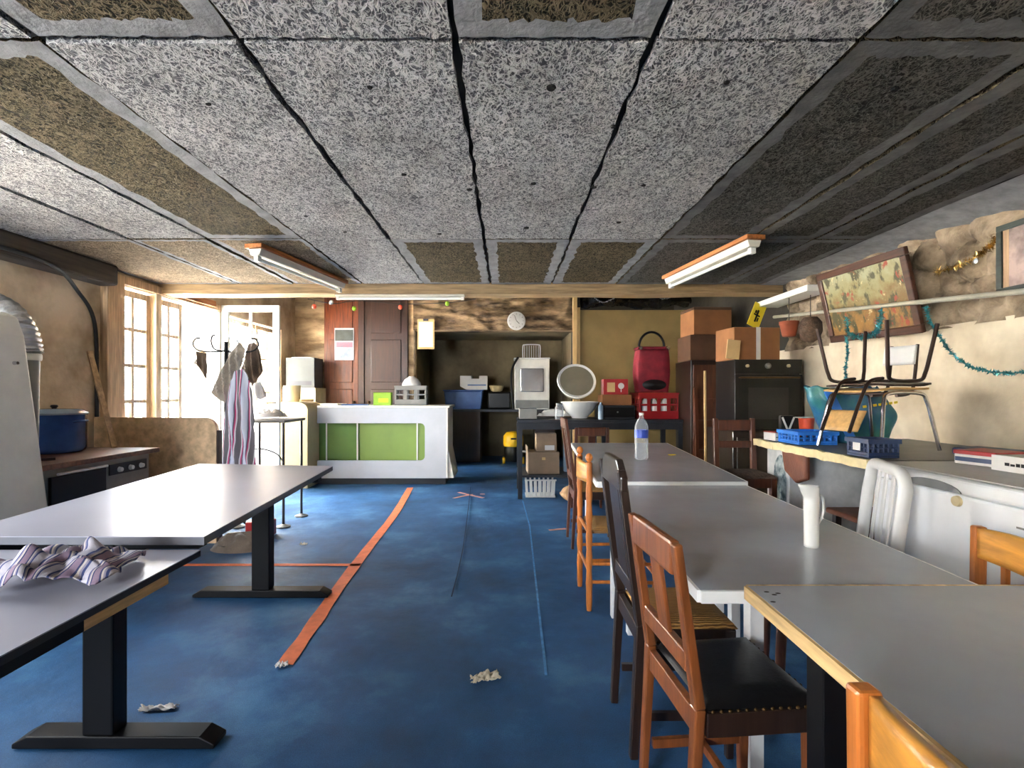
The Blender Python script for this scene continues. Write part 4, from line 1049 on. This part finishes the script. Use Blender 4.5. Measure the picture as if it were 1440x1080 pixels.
B().grid(tb, 40, 18, True).box(-.16,.16,-.085,.085,.002,.02).build('body', m_redfab, t, True, solid=.003)
B().box(-.19,.19,-.11,.11,.503,.54).build('flap', m_redfab, t, bevel=.018, seg=3)
B().lathe([(.001,-.03),(.14,0),(.001,.03)],(0,-.115,.09),24,rxm(PI/2),sx=1,sy=.45).build('pocket', m_leather, t, True)
B().tube([(.15*math.cos(PI*k/16),0,.54+.18*math.sin(PI*k/16)) for k in range(17)], .014).build('handle', m_blackp, t, True)
for s in (-1,1): B().lathe([(.02,.02),(.025,0)],(s*.16,-.115,.52),14,rxm(PI/2)).build('buckle', m_chrome, t, True)
# tan partition board
t = thing('partition_board', 'large tan hardboard sheet standing behind the metal bench', 'board', (0,0,0))
B().box(1.0,2.5,6.95,6.975,.004,2.32).build('sheet', m_board, t)
B().box(.90,.955,6.9,6.96,.004,2.52).build('batten', m_tan, t); B().box(.965,.998,6.92,6.96,.004,2.35).build('batten', m_tan, t)
def tarp(u, v):
    a = v*2*PI; x = 1.02+u*1.46
    r = .10*(1+.5*noise.fractal(Vector((x*4,math.cos(a)*1.5,math.sin(a)*1.5)),.8,2,4))
    return Vector((x, 6.965+r*math.cos(a)*1.2, 2.475+r*math.sin(a)))
o = B().grid(lambda u,v: tarp(v,u), 24, 70, True).build('plastic_sheet', m_blackbag, None, True); tag(o, 'crumpled black plastic sheet rolled along the top of the tan board', 'sheet')
tinsel('hanging_tinsel', 'silver tinsel strand over the tan board and black sheet', [(1.03,6.78,2.62),(1.25,6.78,2.40),(1.5,6.78,2.48),(1.8,6.78,2.56),(2.1,6.78,2.44),(2.4,6.78,2.6)], m_silver, .02, 350)

# ------------------------------------------------------------------ recess: bench, crate, appliance
t = thing('work_bench', 'dark bench in the recess carrying the blue crate and white appliance', 'bench', (0,0,0))
B().box(-1.3,.85,8.75,9.55,.87,.91).build('top', m_dkgrey, t)
B().box(-1.28,-.45,8.8,9.5,.004,.869).build('cupboard', m_chair_dk, t); B().box(.5,.83,8.8,9.5,.004,.869).build('cupboard', m_chair_dk, t)
t = thing('storage_crate', 'dull blue storage crate on the dark recess bench', 'crate', (-.74,8.98,.912))
B().prism([(-.30,-.19,0),(.30,-.19,0),(.33,-.2,.31),(-.33,-.2,.31)],(0,.4,0)).build('body', m_bluecr, t, bevel=.012)
B().box(-.345,.345,-.215,.215,.312,.335).build('rim', m_bluecr, t, bevel=.006)
t = thing('carton', 'white notched carton lying on the blue storage crate', 'box', (-.57,8.98,1.249))
B().prism([(-.23,-.12,.24),(-.23,-.12,.06),(-.12,-.12,.0),(.24,-.12,0),(.24,-.12,.24),(.10,-.12,.24),(.10,-.12,.19),(-.03,-.12,.19),(-.03,-.12,.24)],(0,.24,0)).build('body', m_paper, t)
B().box(-.1,.22,-.122,-.1205,.07,.09).build('print', m_bluecr, t)
t = thing('kitchen_gear', 'dark kitchen machine with pale bowl beside the blue storage crate', 'machine', (-.12,9.0,.912))
B().box(-.2,.2,-.17,.17,0,.3).build('body', m_blackp, t, bevel=.03); B().lathe([(.06,0),(.1,.02),(.13,.10),(.12,.11)],(-.05,-.02,.302),18).build('bowl', m_cream, t, True)
t = thing('small_appliance', 'white upright appliance with reflective door on the recess bench', 'appliance', (.44,9.0,.912))
B().box(-.30,.30,-.24,.24,0,.86).build('body', m_offwhite, t, bevel=.012)
d = B().box(-.20,.2,-.262,-.241,.3,.70).build('door', m_chrome, t, bevel=.01); B().box(-.28,.28,-.25,-.241,.02,.16).build('kick_panel', m_grey, t)
B().box(-.31,.31,-.25,.25,.861,.885).build('top', m_white_gl, t, bevel=.008)
t = thing('wire_rack', 'white wire rack standing on the upright appliance', 'rack', (.44,8.95,1.80))
for k in range(7): B().tube([(-.12+.04*k,0,.006),(-.12+.04*k,0,.22)], .004,6).build('wire', m_white_gl, t)
B().tube(crom([(-.15,0,.004),(-.15,0,.2),(-.11,0,.235),(.11,0,.235),(.15,0,.2),(.15,0,.004)],5), .009,8).build('frame', m_white_gl, t, True)
B().box(-.16,.16,-.05,.05,.0,.006).build('foot_plate', m_white_gl, t)
tag(B().tube(crom([(.12,8.69,.93),(.085,8.68,1.3),(.10,8.69,1.6),(.20,8.70,1.80)],8), .018).build('hose', m_cable, None, True), 'black hose curving up beside the upright appliance', 'hose')
# yellow vacuum
t = thing('vacuum_cleaner', 'yellow vacuum cleaner on the floor beneath the recess bench', 'vacuum', (.12,8.62,0))
B().lathe([(.14,.05),(.16,.08),(.16,.28),(.15,.30)],(0,0,0),22).build('drum', m_blackp, t, True)
B().lathe([(.162,.301),(.17,.33),(.17,.47),(.12,.53),(.05,.545)],(0,0,0),22).build('motor_head', m_vac, t, True)
for s in (-1,1): B().lathe([(.055,-.02),(.06,0),(.055,.02)],(s*.16,-.03,.062),14,rym(PI/2)).build('wheel', m_vac, t, True)
B().tube(crom([(.15,-.1,.22),(.35,-.25,.24),(.55,-.1,.42),(.6,.0,.46)],8), .02).build('hose', m_grey, t, True)
B().box(-.045,.045,-.172,-.168,.42,.45).build('badge', m_black, t)
# clock, clipboard, poster, grey box
t = thing('wall_clock', 'round white wall clock on the stone lintel', 'clock', (.155,YB-.115,2.30))
B().lathe([(.13,.0),(.14,-.005),(.14,.035),(.128,.04)],(0,0,0),36,rxm(PI/2)).build('case', m_white_gl, t, True)
B().lathe([(.122,.0415),(.122,.0425)],(0,0,0),36,rxm(PI/2)).build('dial', m_paper, t)
b = B()
for k in range(12):
    a = k*PI/6; b.bar((math.sin(a)*.095,-.044,math.cos(a)*.095),(math.sin(a)*.112,-.044,math.cos(a)*.112),.008,.001,(0,1,0))
b.build('hour_mark', m_grey, t)
B().bar((0,-.046,0),(.045,-.046,-.045),.008,.001,(0,1,0)).build('hour_hand', m_black, t); B().bar((0,-.048,0),(-.03,-.048,.085),.006,.001,(0,1,0)).build('minute_hand', m_black, t)
t = thing('clipboard', 'wooden board holding a white sheet, hung on the lintel left end', 'board', (-1.24,YB-.10,1.87), 0)
B().box(-.13,.13,-.01,.01,0,.46).build('board', m_tan, t); B().box(-.11,.11,-.0125,-.0105,.03,.42).build('sheet', m_paper, t); B().box(-.04,.04,-.02,-.0105,.43,.465).build('mount_clip', m_chrome, t)
t = tag(B().box(-2.66,-2.36,YB-.0735,YB-.0675,1.70,2.20).build('poster', m_poster, None), 'wrinkled poster taped on the red-brown door', 'poster')
B().box(-2.65,-2.37,YB-.0745,YB-.0736,2.0,2.17).build('dark_print', m_postdk, t); B().box(-2.63,-2.38,YB-.0745,YB-.0736,1.90,1.98).build('pink_print', m_postpk, t); B().box(-2.62,-2.40,YB-.0745,YB-.0736,1.74,1.88).build('pale_print', m_postbl, t)
t = cbox('letter_box', 'grey metal box with papers on top, standing left of the red-brown door', 'box', (-3.03,7.70,1.27), 0, .42, .35, .44, m_boxgrey)
B().box(-.15,.15,-.12,.12,.441,.455).build('paper_pile', m_paper, t); B().box(-.17,.17,-.1765,-.1755,.04,.10).build('slot', m_dkgrey, t)
t = thing('side_cabinet', 'dull cabinet against the back wall carrying the grey metal box', 'cabinet', (-3.03,7.70,0)); B().box(-.24,.24,-.22,.22,.004,1.268).build('body', m_dirty, t)

# ------------------------------------------------------------------ reception counter
CYF = 6.66
t = thing('counter', 'white reception counter with green inset panel at the room end', 'counter', (0,0,0))
x0, x1 = -2.46, -.785; zb, zt = .085, 1.0
wx0, wx1, wz0, wz1 = -2.60, -1.06, .315, .80
ol = [(x0,zb),(x1-.0,zb),(x1,zt),(x0,zt)]
# front with a window that is open to the left and rounded on the right
r = .06
hole = [(x0,wz0),(wx1-r,wz0)] + [(wx1-r+r*math.sin(k*PI/12), wz0+r-r*math.cos(k*PI/12)) for k in range(1,7)] + [(wx1-r+r*math.cos(k*PI/12), wz1-r+r*math.sin(k*PI/12)) for k in range(0,6)] + [(wx1-r,wz1),(x0,wz1)]
poly = [(x0,zb),(x1,zb),(x1,zt),(x0,zt)] + [(x,z) for x,z in reversed(hole)]
b = B()
b.box(x0,x1,CYF,CYF+.03,zb,wz0).box(x0,x1,CYF,CYF+.03,wz1,zt)
side = [(wx1-r,wz0)] + hole[2:-2] + [(wx1-r,wz1),(x1,wz1),(x1,wz0)]
b.prism([(x,CYF,z) for x,z in side],(0,.03,0))
b.build('front', m_counterw, t)
B().prism([(x1-.0,CYF,zb),(x1,CYF+.62,zb),(x1,CYF+.62,zt),(x1,CYF,zt)],(.025,0,0)).build('side_panel', m_offwhite, t, bevel=.004)
B().prism([(x1+.026,CYF+.02,zb),(x1+.10,CYF+.02,zb),(x1+.028,CYF+.02,.45)],(0,.58,0)).build('flared_foot', m_offwhite, t)
B().box(x0,x1+.05,CYF-.015,CYF+.64,zt+.001,zt+.03).build('top', m_offwhite, t, bevel=.006)
B().box(x0,x1-.01,CYF+.03,CYF+.60,.004,zb-.001).build('plinth', m_dkgrey, t)
B().box(x0,wx1-.47*1.0-.4,CYF+.07,CYF+.085,.25,.86).build('inset_panel', m_greendk, t)
B().box(wx1-.865,wx1+.1,CYF+.068,CYF+.083,.25,.86).build('inset_panel', m_green, t)
for x in (-2.36,-1.955,-1.17): B().box(x-.008,x+.008,CYF+.055,CYF+.066,.25,.86).build('divider', m_white_gl, t)
ZT = zt+.031
t = cbox('gift_box', 'lime green card box on the reception counter', 'box', (-1.66,6.90,ZT), .1, .23, .18, .17, m_lime)
B().box(-.05,.08,-.0915,-.0905,.04,.09).build('print', m_yellow, t)
crate('bottle_carrier', 'grey plastic crate with slots on the reception counter', 'crate', (-1.28,6.92,ZT), .06, .42, .235, .26, m_grey, 'open plastic crates', 3)
t = tag(B().lathe([(.128,0),(.13,.006),(.122,.035),(.092,.085),(.045,.115),(.04,.125),(.02,.126)],(-1.28,6.92,ZT+.262),28).build('bowl', m_ceram, None, True), 'white bowl turned upside down on the grey slotted crate', 'bowl')
o = box(-.17,.17,-.12,.12,0,.012).build('magazine', m_bluecr, None); o.location=(-2.02,6.86,ZT); o.rotation_euler=(0,0,.2); tag(o, 'blue magazine lying on the counter left of the lime box', 'magazine')
o = box(-.15,.15,-.1,.1,0,.02).build('paper_pile', m_paperdk, None); o.location=(-2.36,6.96,ZT); o.rotation_euler=(0,.0,-.3); tag(o, 'tan papers heaped at the left end of the counter', 'papers')
t = thing('cream_cabinet', 'cream cabinet with rounded top corner beside the reception counter', 'cabinet', (0,0,0))
poly = [(-2.86,.004),(-2.475,.004),(-2.475,.98)] + [(-2.475-.12+.12*math.cos(k*PI/12), .98-.0+.10*math.sin(k*PI/12)) for k in range(1,7)] + [(-2.86,1.08)]
B().prism([(x,6.38,z) for x,z in poly],(0,.5,0)).build('body', m_cream, t, bevel=.006)
t = tag(B().lathe([(.085,0),(.1,.005),(.105,.2),(.108,.205),(.10,.206),(.09,.02)],(-2.74,6.55,1.082),24).build('cream_pot', m_cream, None, True), 'cream plastic pot on the cream cabinet', 'pot')
t = tag(B().bar((-2.62,6.5,1.10),(-2.50,6.62,1.10),.05,.03).build('wood_block', m_tan, None, bevel=.004), 'small wooden block on the cream cabinet beside the pot', 'block')
# bead garland of small ornaments under the beam
gl = crom([(-1.95,5.03,2.12),(-1.7,5.03,2.075),(-1.45,5.03,2.10),(-1.0,5.03,2.07),(-.55,5.03,2.085),(-.3,5.03,2.12)],8)
tag(B().tube(gl, .004, 6).build('garland_string', m_cable), 'thin string of ornaments slung under the beam', 'string')
for i, (px, py, mm, lb) in enumerate(((442,431,m_orange,'orange bauble farthest left, over the open door'),(466,425,m_silver,'tiny pale bauble, second from left under the beam'),(498,434,m_lime,'lime bauble in front of the red-brown door'),(563,432,m_orange,'orange bauble in front of the dark brown door'),(629,427,m_lime,'lime bauble farthest right, near the lintel'))):
    p = P(px, py, 5.03); bt = thing('bauble', lb, 'bauble', p, 0, 'baubles under the beam')
    B().lathe([(.001,-.024),(.016,-.018),(.022,0),(.016,.018),(.004,.024)],(0,0,0),14).build('ball', mm, bt, True)
    B().tube([(0,0,.022),(0,0,max(.03,2.11-p.z))], .002,5).build('cord', m_cable, bt)

# ------------------------------------------------------------------ ceiling lamps
def lamp(label, a, c, slim=False):
    a = Vector(a); c = Vector(c); d = c-a; L = d.length; ang = math.atan2(d.y, d.x)-PI/2
    t = thing('ceiling_lamp', label, 'lamp', a, ang, 'fluorescent lamps')
    if slim:
        B().box(-.03,.03,0,L,-.022,-.001).build('housing', m_lamp, t, bevel=.004)
        for yy in (.005,L-.035): B().box(-.016,.016,yy,yy+.03,-.052,-.0225).build('tube_holder', m_white_gl, t, bevel=.003)
        B().tube([(0,.036,-.038),(0,L-.036,-.038)], .013, 12).build('tube', m_tube, t, True)
        return t
    B().box(-.065,.065,-.02,L+.02,-.03,0).build('backing_board', m_lampwood, t, bevel=.004)
    B().prism([(-.05,0,-.031),(.05,0,-.031),(.035,0,-.075),(-.035,0,-.075)],(0,L,0)).build('housing', m_lamp, t, bevel=.004)
    for yy in (.01,L-.05): B().box(-.018,.018,yy,yy+.04,-.115,-.076).build('tube_holder', m_white_gl, t, bevel=.003)
    B().tube([(0,.052,-.096),(0,L-.052,-.096)], .013, 12).build('tube', m_tube, t, True)
    return t
lamp('fluorescent lamp on wooden board under the right part of the ceiling', (1.60,3.30,ZC-.014), (1.42,4.45,ZC-.014))
lamp('fluorescent lamp on wooden board under the left part of the ceiling', (-1.72,3.50,ZC-.014), (-1.50,4.64,ZC-.014))
lamp('fluorescent lamp hung along the pale beam before the back doors', (-.40,4.90,2.138), (-1.63,4.90,2.138), True)

# ------------------------------------------------------------------ left side: stove, cooker, pot, board
t = thing('heater_cabinet', 'big off-white slanted metal cabinet at the left edge', 'heater', (0,0,0))
B().prism([(-3.2,2.45,.56),(-2.435,2.45,.56),(-2.565,2.45,1.50),(-2.60,2.45,1.60),(-2.66,2.45,1.625),(-3.2,2.45,1.64)],(0,.28,0)).build('body', m_offwhite, t, bevel=.012)
B().box(-3.2,-2.40,2.42,2.76,.50,.558).build('lower_trim', m_dkgrey, t); B().box(-3.15,-2.46,2.48,2.72,.004,.499).build('base', m_black, t)
for z in (.68,.88): B().box(-2.95,-2.53,2.4455,2.4495,z,z+.008).build('panel_groove', m_grey, t)
B().lathe([(.008,.02),(.01,0)],(-2.50,2.60,1.35),10,rym(PI/2)).build('latch', m_chrome, t)
t = thing('flue_duct', 'silver flexible duct arching over the off-white cabinet', 'duct', (0,0,0))
path = crom([(-3.22,2.95,1.66),(-3.05,2.95,1.72),(-2.88,2.95,1.66),(-2.79,2.95,1.53),(-2.765,2.95,1.42)],14)
rs = [.075+.006*math.sin(i*2.1) for i in range(len(path))]
B().tube(path, rs, 20).build('hose', m_alu, t, True)
B().tube([(-2.765,2.95,1.42),(-2.77,2.95,1.10),(-2.775,2.95,.83)], .06, 20).build('pipe', m_grey, t, True)
B().lathe([(.066,0),(.07,.01),(.07,.03),(.066,.04)],(-2.765,2.95,1.385),20).build('collar', m_offwhite, t, True)
t = thing('old_cooker', 'old grey cooker with dark brown board on top, by the left wall', 'cooker', (0,0,0))
B().box(-3.25,-2.58,2.83,3.70,.004,.765).build('body', m_grey, t, bevel=.008)
B().box(-3.27,-2.53,2.80,3.74,.768,.80).build('top_board', wood('worn_brown_board', S(104,66,50), .5, 'x'), t, bevel=.004)
d = B().box(-2.579,-2.56,2.88,3.28,.50,.72).build('oven_door', m_blackp, t, bevel=.004)
B().tube([(-2.54,2.90,.735),(-2.54,3.26,.735)], .008).build('door_handle', m_white_gl, t, True)
B().box(-2.579,-2.57,3.32,3.66,.66,.73).build('drawer_front', m_dkgrey, t); B().box(-2.579,-2.562,2.88,3.66,.10,.47).build('lower_door', m_offwhite, t, bevel=.004)
for yy in (3.4,3.5,3.6): B().lathe([(.014,.02),(.018,0)],(-2.57,yy,.69),12,rym(PI/2)).build('knob', m_white_gl, t)
o = B().bar((-2.82,2.86,.81),(-2.66,3.02,.81),.02,.015).build('wooden_spoon', m_chair_dk, None); tag(o, 'dark stick lying on the brown board of the cooker', 'stick')
t = thing('stock_pot', 'big blue enamel pot with pale lid on the old cooker', 'pot', (-3.02,3.42,.802))
B().lathe([(.15,0),(.165,.01),(.172,.03),(.172,.245),(.176,.25),(.165,.25),(.16,.02)],(0,0,0),36).build('body', m_blueen, t, True)
l = B().lathe([(.18,.252),(.182,.262),(.15,.285),(.06,.292),(.01,.292)],(0,0,0),36).build('lid', m_bluelid, t, True); B().lathe([(.012,.292),(.022,.305),(.018,.315),(.004,.317)],(0,0,0),14).build('knob', m_blackp, l, True)
for s in (-1,1): B().tube(crom([(s*.17,-.05,.205),(s*.20,-.03,.21),(s*.20,.03,.21),(s*.17,.05,.205)],5), .008,8).build('handle', m_blueen, t, True)
t = thing('chipboard_screen', 'brown chipboard panel with rounded corner below the window', 'panel', (0,0,0))
poly = [(-3.27,.004),(-2.30,.004),(-2.30,.90)] + [(-2.40+.10*math.cos(k*PI/12), .90+.10*math.sin(k*PI/12)) for k in range(1,7)] + [(-3.27,1.005)]
B().prism([(x,4.06,z) for x,z in poly],(0,.04,0)).build('sheet', m_chip, t)
B().bar((-2.285,4.08,.004),(-2.285,4.08,.90),.02,.045,(0,1,0)).build('edge_strip', m_chair_dk, t)
o = B().bar((-3.255,4.00,1.52),(-2.84,3.71,.803),.035,.02).build('wooden_lath', m_pine, None); tag(o, 'pale wooden lath leaning in the corner behind the cooker', 'lath')
tag(B().tube(crom([(XL+.175,3.0,2.10),(XL+.18,3.5,2.08),(XL+.03,3.9,1.98),(XL+.02,4.08,1.75),(XL+.02,4.1,1.2),(XL+.02,4.1,.9)],8), .014).build('wall_cable', m_cable, None, True), 'thick black cable curving down the left wall to the window post', 'cable')
t = thing('glass_jar', 'white soap bottle standing on the window sill', 'bottle', (XL-.02+.04,4.52,.802)); t.location=(XL-.14,4.55,.802)
B().lathe([(.06,0),(.065,.01),(.065,.27),(.03,.31),(.02,.34)],(0,0,0),18).build('body', m_white_gl, t, True); B().lathe([(.022,.341),(.022,.38),(.01,.385)],(0,0,0),14).build('cap', m_bluelid, t, True)

# ------------------------------------------------------------------ coat stand, clothes, side table
t = thing('coat_stand', 'dark metal coat stand in front of the open glazed door', 'coat stand', (-2.42,4.42,0))
B().tube([(0,0,.03),(0,0,1.64)], .016).build('pole', m_black, t, True)
for k in range(4):
    a = k*PI/2+.1; c, s = math.cos(a), math.sin(a)
    B().tube(crom([(.0,0,1.56),(c*.10,s*.10,1.55),(c*.22,s*.22,1.56),(c*.27,s*.27,1.61),(c*.25,s*.25,1.66),(c*.21,s*.21,1.67)],5), .007,8).build('hook', m_black, t, True)
    B().tube(crom([(0,0,.12),(c*.12,s*.12,.10),(c*.22,s*.22,.012)],5), .012,8).build('foot', m_black, t, True)
def garment(name, label, cat, outline, Y, thick, mat, seed, folds=9):
    """a hanging cloth: closed outline (px) at depth Y, front and back bulging with folds"""
    O = [P(px, py, Y) for px, py in outline]
    O = [O[k].lerp(O[(k+1) % len(O)], f/4) for k in range(len(O)) for f in range(4)]
    O = [p + .008*noise.noise_vector(p*22+Vector((seed,0,0))) for p in O]
    c = sum(O, Vector())/len(O); n = len(O); R = 10; b = B()
    for sgn in (-1, 1):
        vs = []
        for r in range(R):
            f = 1 - r/R
            for p in O:
                q = c.lerp(p, f)
                h = thick*(1-f**3)*.6 + thick*.5*math.sin(q.x*folds*11+q.z*7+seed)*(1-f**4) + thick*.5*noise.noise(Vector((q.x*14, q.z*7, seed)))*(1-f**4)
                vs.append(Vector((q.x, q.y + sgn*(.006+max(-.004,h)), q.z)))
        fs = [(r*n+k, r*n+(k+1) % n, (r+1)*n+(k+1) % n, (r+1)*n+k) for r in range(R-1) for k in range(n)] + [tuple((R-1)*n+k for k in range(n))]
        b.add(vs, fs)
    b.add([p+Vector((0,-.006-max(-.004,0),0)) for p in O]+[p+Vector((0,.006,0)) for p in O], [(k,(k+1) % n,n+(k+1) % n,n+k) for k in range(n)])
    o = b.build(name, mat, None, True); return tag(o, label, cat)
garment('grey_coat', 'pale grey felt coat slung over the left hooks of the coat stand', 'coat', [(337,482),(346,491),(341,508),(335,526),(324,548),(316,566),(306,560),(297,552),(306,532),(315,513),(325,494)], 4.22, .05, m_clothes, 1)
garment('brown_hood', 'brown felt hood hanging on the right of the coat stand', 'coat', [(357,481),(364,490),(367,505),(370,522),(363,533),(355,543),(347,530),(340,519),(345,500),(350,484)], 4.64, .06, m_brownfelt, 3)
garment('hanging_jacket', 'grey and white jacket with pink stripe hanging low on the coat stand', 'jacket', [(331,522),(341,519),(348,527),(353,546),(355,570),(357,600),(359,640),(361,690),(346,684),(330,692),(312,688),(313,650),(315,600),(318,565),(324,540)], 4.06, .055, m_jacket, 5, 6)
garment('dark_rag', 'small dark rag hanging from the far left hook', 'rag', [(276,494),(290,496),(291,515),(291,533),(285,526),(280,516),(273,511),(277,504)], 4.50, .02, m_brownfelt, 8)
garment('white_cloth', 'crumpled white cloth hung below the brown hood', 'cloth', [(358,538),(366,536),(371,548),(375,558),(365,562),(355,556),(354,545)], 4.55, .03, m_paper, 11)
t = thing('bar_table', 'small metal side table between the coat stand and cream cabinet', 'table', (0,0,0))
B().box(-2.42,-1.96,4.52,5.0,.93,.955).build('top', m_grey, t, bevel=.004)
for (x, yy) in ((-1.985,4.56),(-2.39,4.56),(-1.985,4.96),(-2.39,4.96)):
    l = B().tube([(x,yy,.929),(x,yy,.03)], .012,10).build('leg', m_dkgrey, t, True); B().lathe([(.06,.004),(.06,.012),(.03,.022),(.014,.03)],(x,yy,0),20).build('foot', m_grey, l, True)
B().tube(crom([(-2.39,4.56,.66),(-2.2,4.55,.70),(-2.05,4.55,.66),(-1.985,4.56,.58)],6), .006,8).build('brace', m_dkgrey, t, True)
def crump(u, v):
    a = u*2*PI; r = (1-v)**.5
    return Vector((.17*r*math.cos(a), .12*r*math.sin(a), .002+v*.07+.05*(1-v)*v*4*noise.noise(Vector((math.cos(a)*4,math.sin(a)*4,v*5)))))
o = B().grid(crump, 36, 12, True).build('plastic_bag', m_tapew, None, True); o.location=(-2.2,4.74,.975); tag(o, 'crumpled translucent plastic bag on the metal side table', 'bag')
o = box(-.1,.1,-.07,.07,0,.13).build('red_box', m_red, None, bevel=.01); o.location = (-2.05,4.28,.003); tag(o, 'small red box on the floor behind the left table leg', 'box')
def heap2(u, v):
    a = u*2*PI; r = (1-v)**.5
    return Vector((.22*r*math.cos(a), .15*r*math.sin(a), .003+v*.12+.06*(1-v)*v*4*noise.noise(Vector((math.cos(a)*2,math.sin(a)*2,v*3)))))
o = B().grid(heap2, 30, 10, True).build('dark_bundle', m_brownfelt, None, True); o.location = (-2.05,3.95,0); tag(o, 'dark cloth bundle on the floor beyond the left table', 'bundle')

# ------------------------------------------------------------------ light
w = bpy.data.worlds.new('World'); SC.world = w; w.use_nodes = True
nt = w.node_tree; bg = nt.nodes['Background']
sky = nt.nodes.new('ShaderNodeTexSky'); sky.sky_type = 'HOSEK_WILKIE'; sky.turbidity = 5; sky.ground_albedo = .5
sky.sun_direction = Vector((.55,-.35,.75)).normalized()
mix = nt.nodes.new('ShaderNodeMix'); mix.data_type = 'RGBA'; mix.inputs['Factor'].default_value = .75
nt.links.new(sky.outputs[0], mix.inputs[6]); mix.inputs[7].default_value = (.90,.95,1.0,1)
nt.links.new(mix.outputs[2], bg.inputs[0]); bg.inputs[1].default_value = 32.0
def portal(name, y0, y1, z0, z1):
    l = bpy.data.lights.new(name, 'AREA'); l.shape = 'RECTANGLE'; l.size = z1-z0; l.size_y = y1-y0; l.cycles.is_portal = True
    o = bpy.data.objects.new(name, l); COL.objects.link(o); o.location = (XL-TH-.005,(y0+y1)/2,(z0+z1)/2); o.rotation_euler = (0,-PI/2,0)
fp = bpy.data.lights.new('added_front_portal', 'AREA'); fp.shape = 'RECTANGLE'; fp.size = 1.3; fp.size_y = 1.2; fp.cycles.is_portal = True
fo = bpy.data.objects.new('added_front_portal', fp); COL.objects.link(fo); fo.location = (-2.45, YF-.31, 1.5); fo.rotation_euler = (PI/2,0,0)  # portal of the added opening behind the camera
portal('window_portal', WY0, 4.82, WZ0, WZ1); portal('added_side_portal', 1.5, 2.55, 1.2, 2.1); portal('door_portal', 4.82, DY1, 0, 2.12); portal('added_rear_portal', 6.1, 7.5, .02, 2.12)  # side and rear portals belong to the added windows
sl = bpy.data.lights.new('sun', 'SUN'); sl.energy = 125; sl.angle = math.radians(2); sl.color = (1,.95,.87)
so = bpy.data.objects.new('sun', sl); COL.objects.link(so)
so.rotation_euler = Vector((-.42,-.30,-.86)).to_track_quat('-Z','Y').to_euler()

cam = bpy.data.cameras.new('camera'); cam.sensor_width = 36; cam.lens = F/1440*36
cam.shift_x = (720-CX)/1440; cam.shift_y = (CY-540)/1440; cam.clip_start = .02
co = bpy.data.objects.new('camera', cam); COL.objects.link(co); co.location = (0,0,HC); co.rotation_euler = (PI/2,0,0)
SC.camera = co
SC.view_settings.view_transform = 'Standard'; SC.view_settings.look = 'None'; SC.view_settings.gamma = 1; SC.view_settings.use_curve_mapping = False
SC.view_settings.exposure = 1.46
try:
    SC.cycles.max_bounces = 12; SC.cycles.diffuse_bounces = 7; SC.cycles.transparent_max_bounces = 12; SC.cycles.sample_clamp_indirect = 12
    SC.cycles.use_denoising = True
except Exception: pass
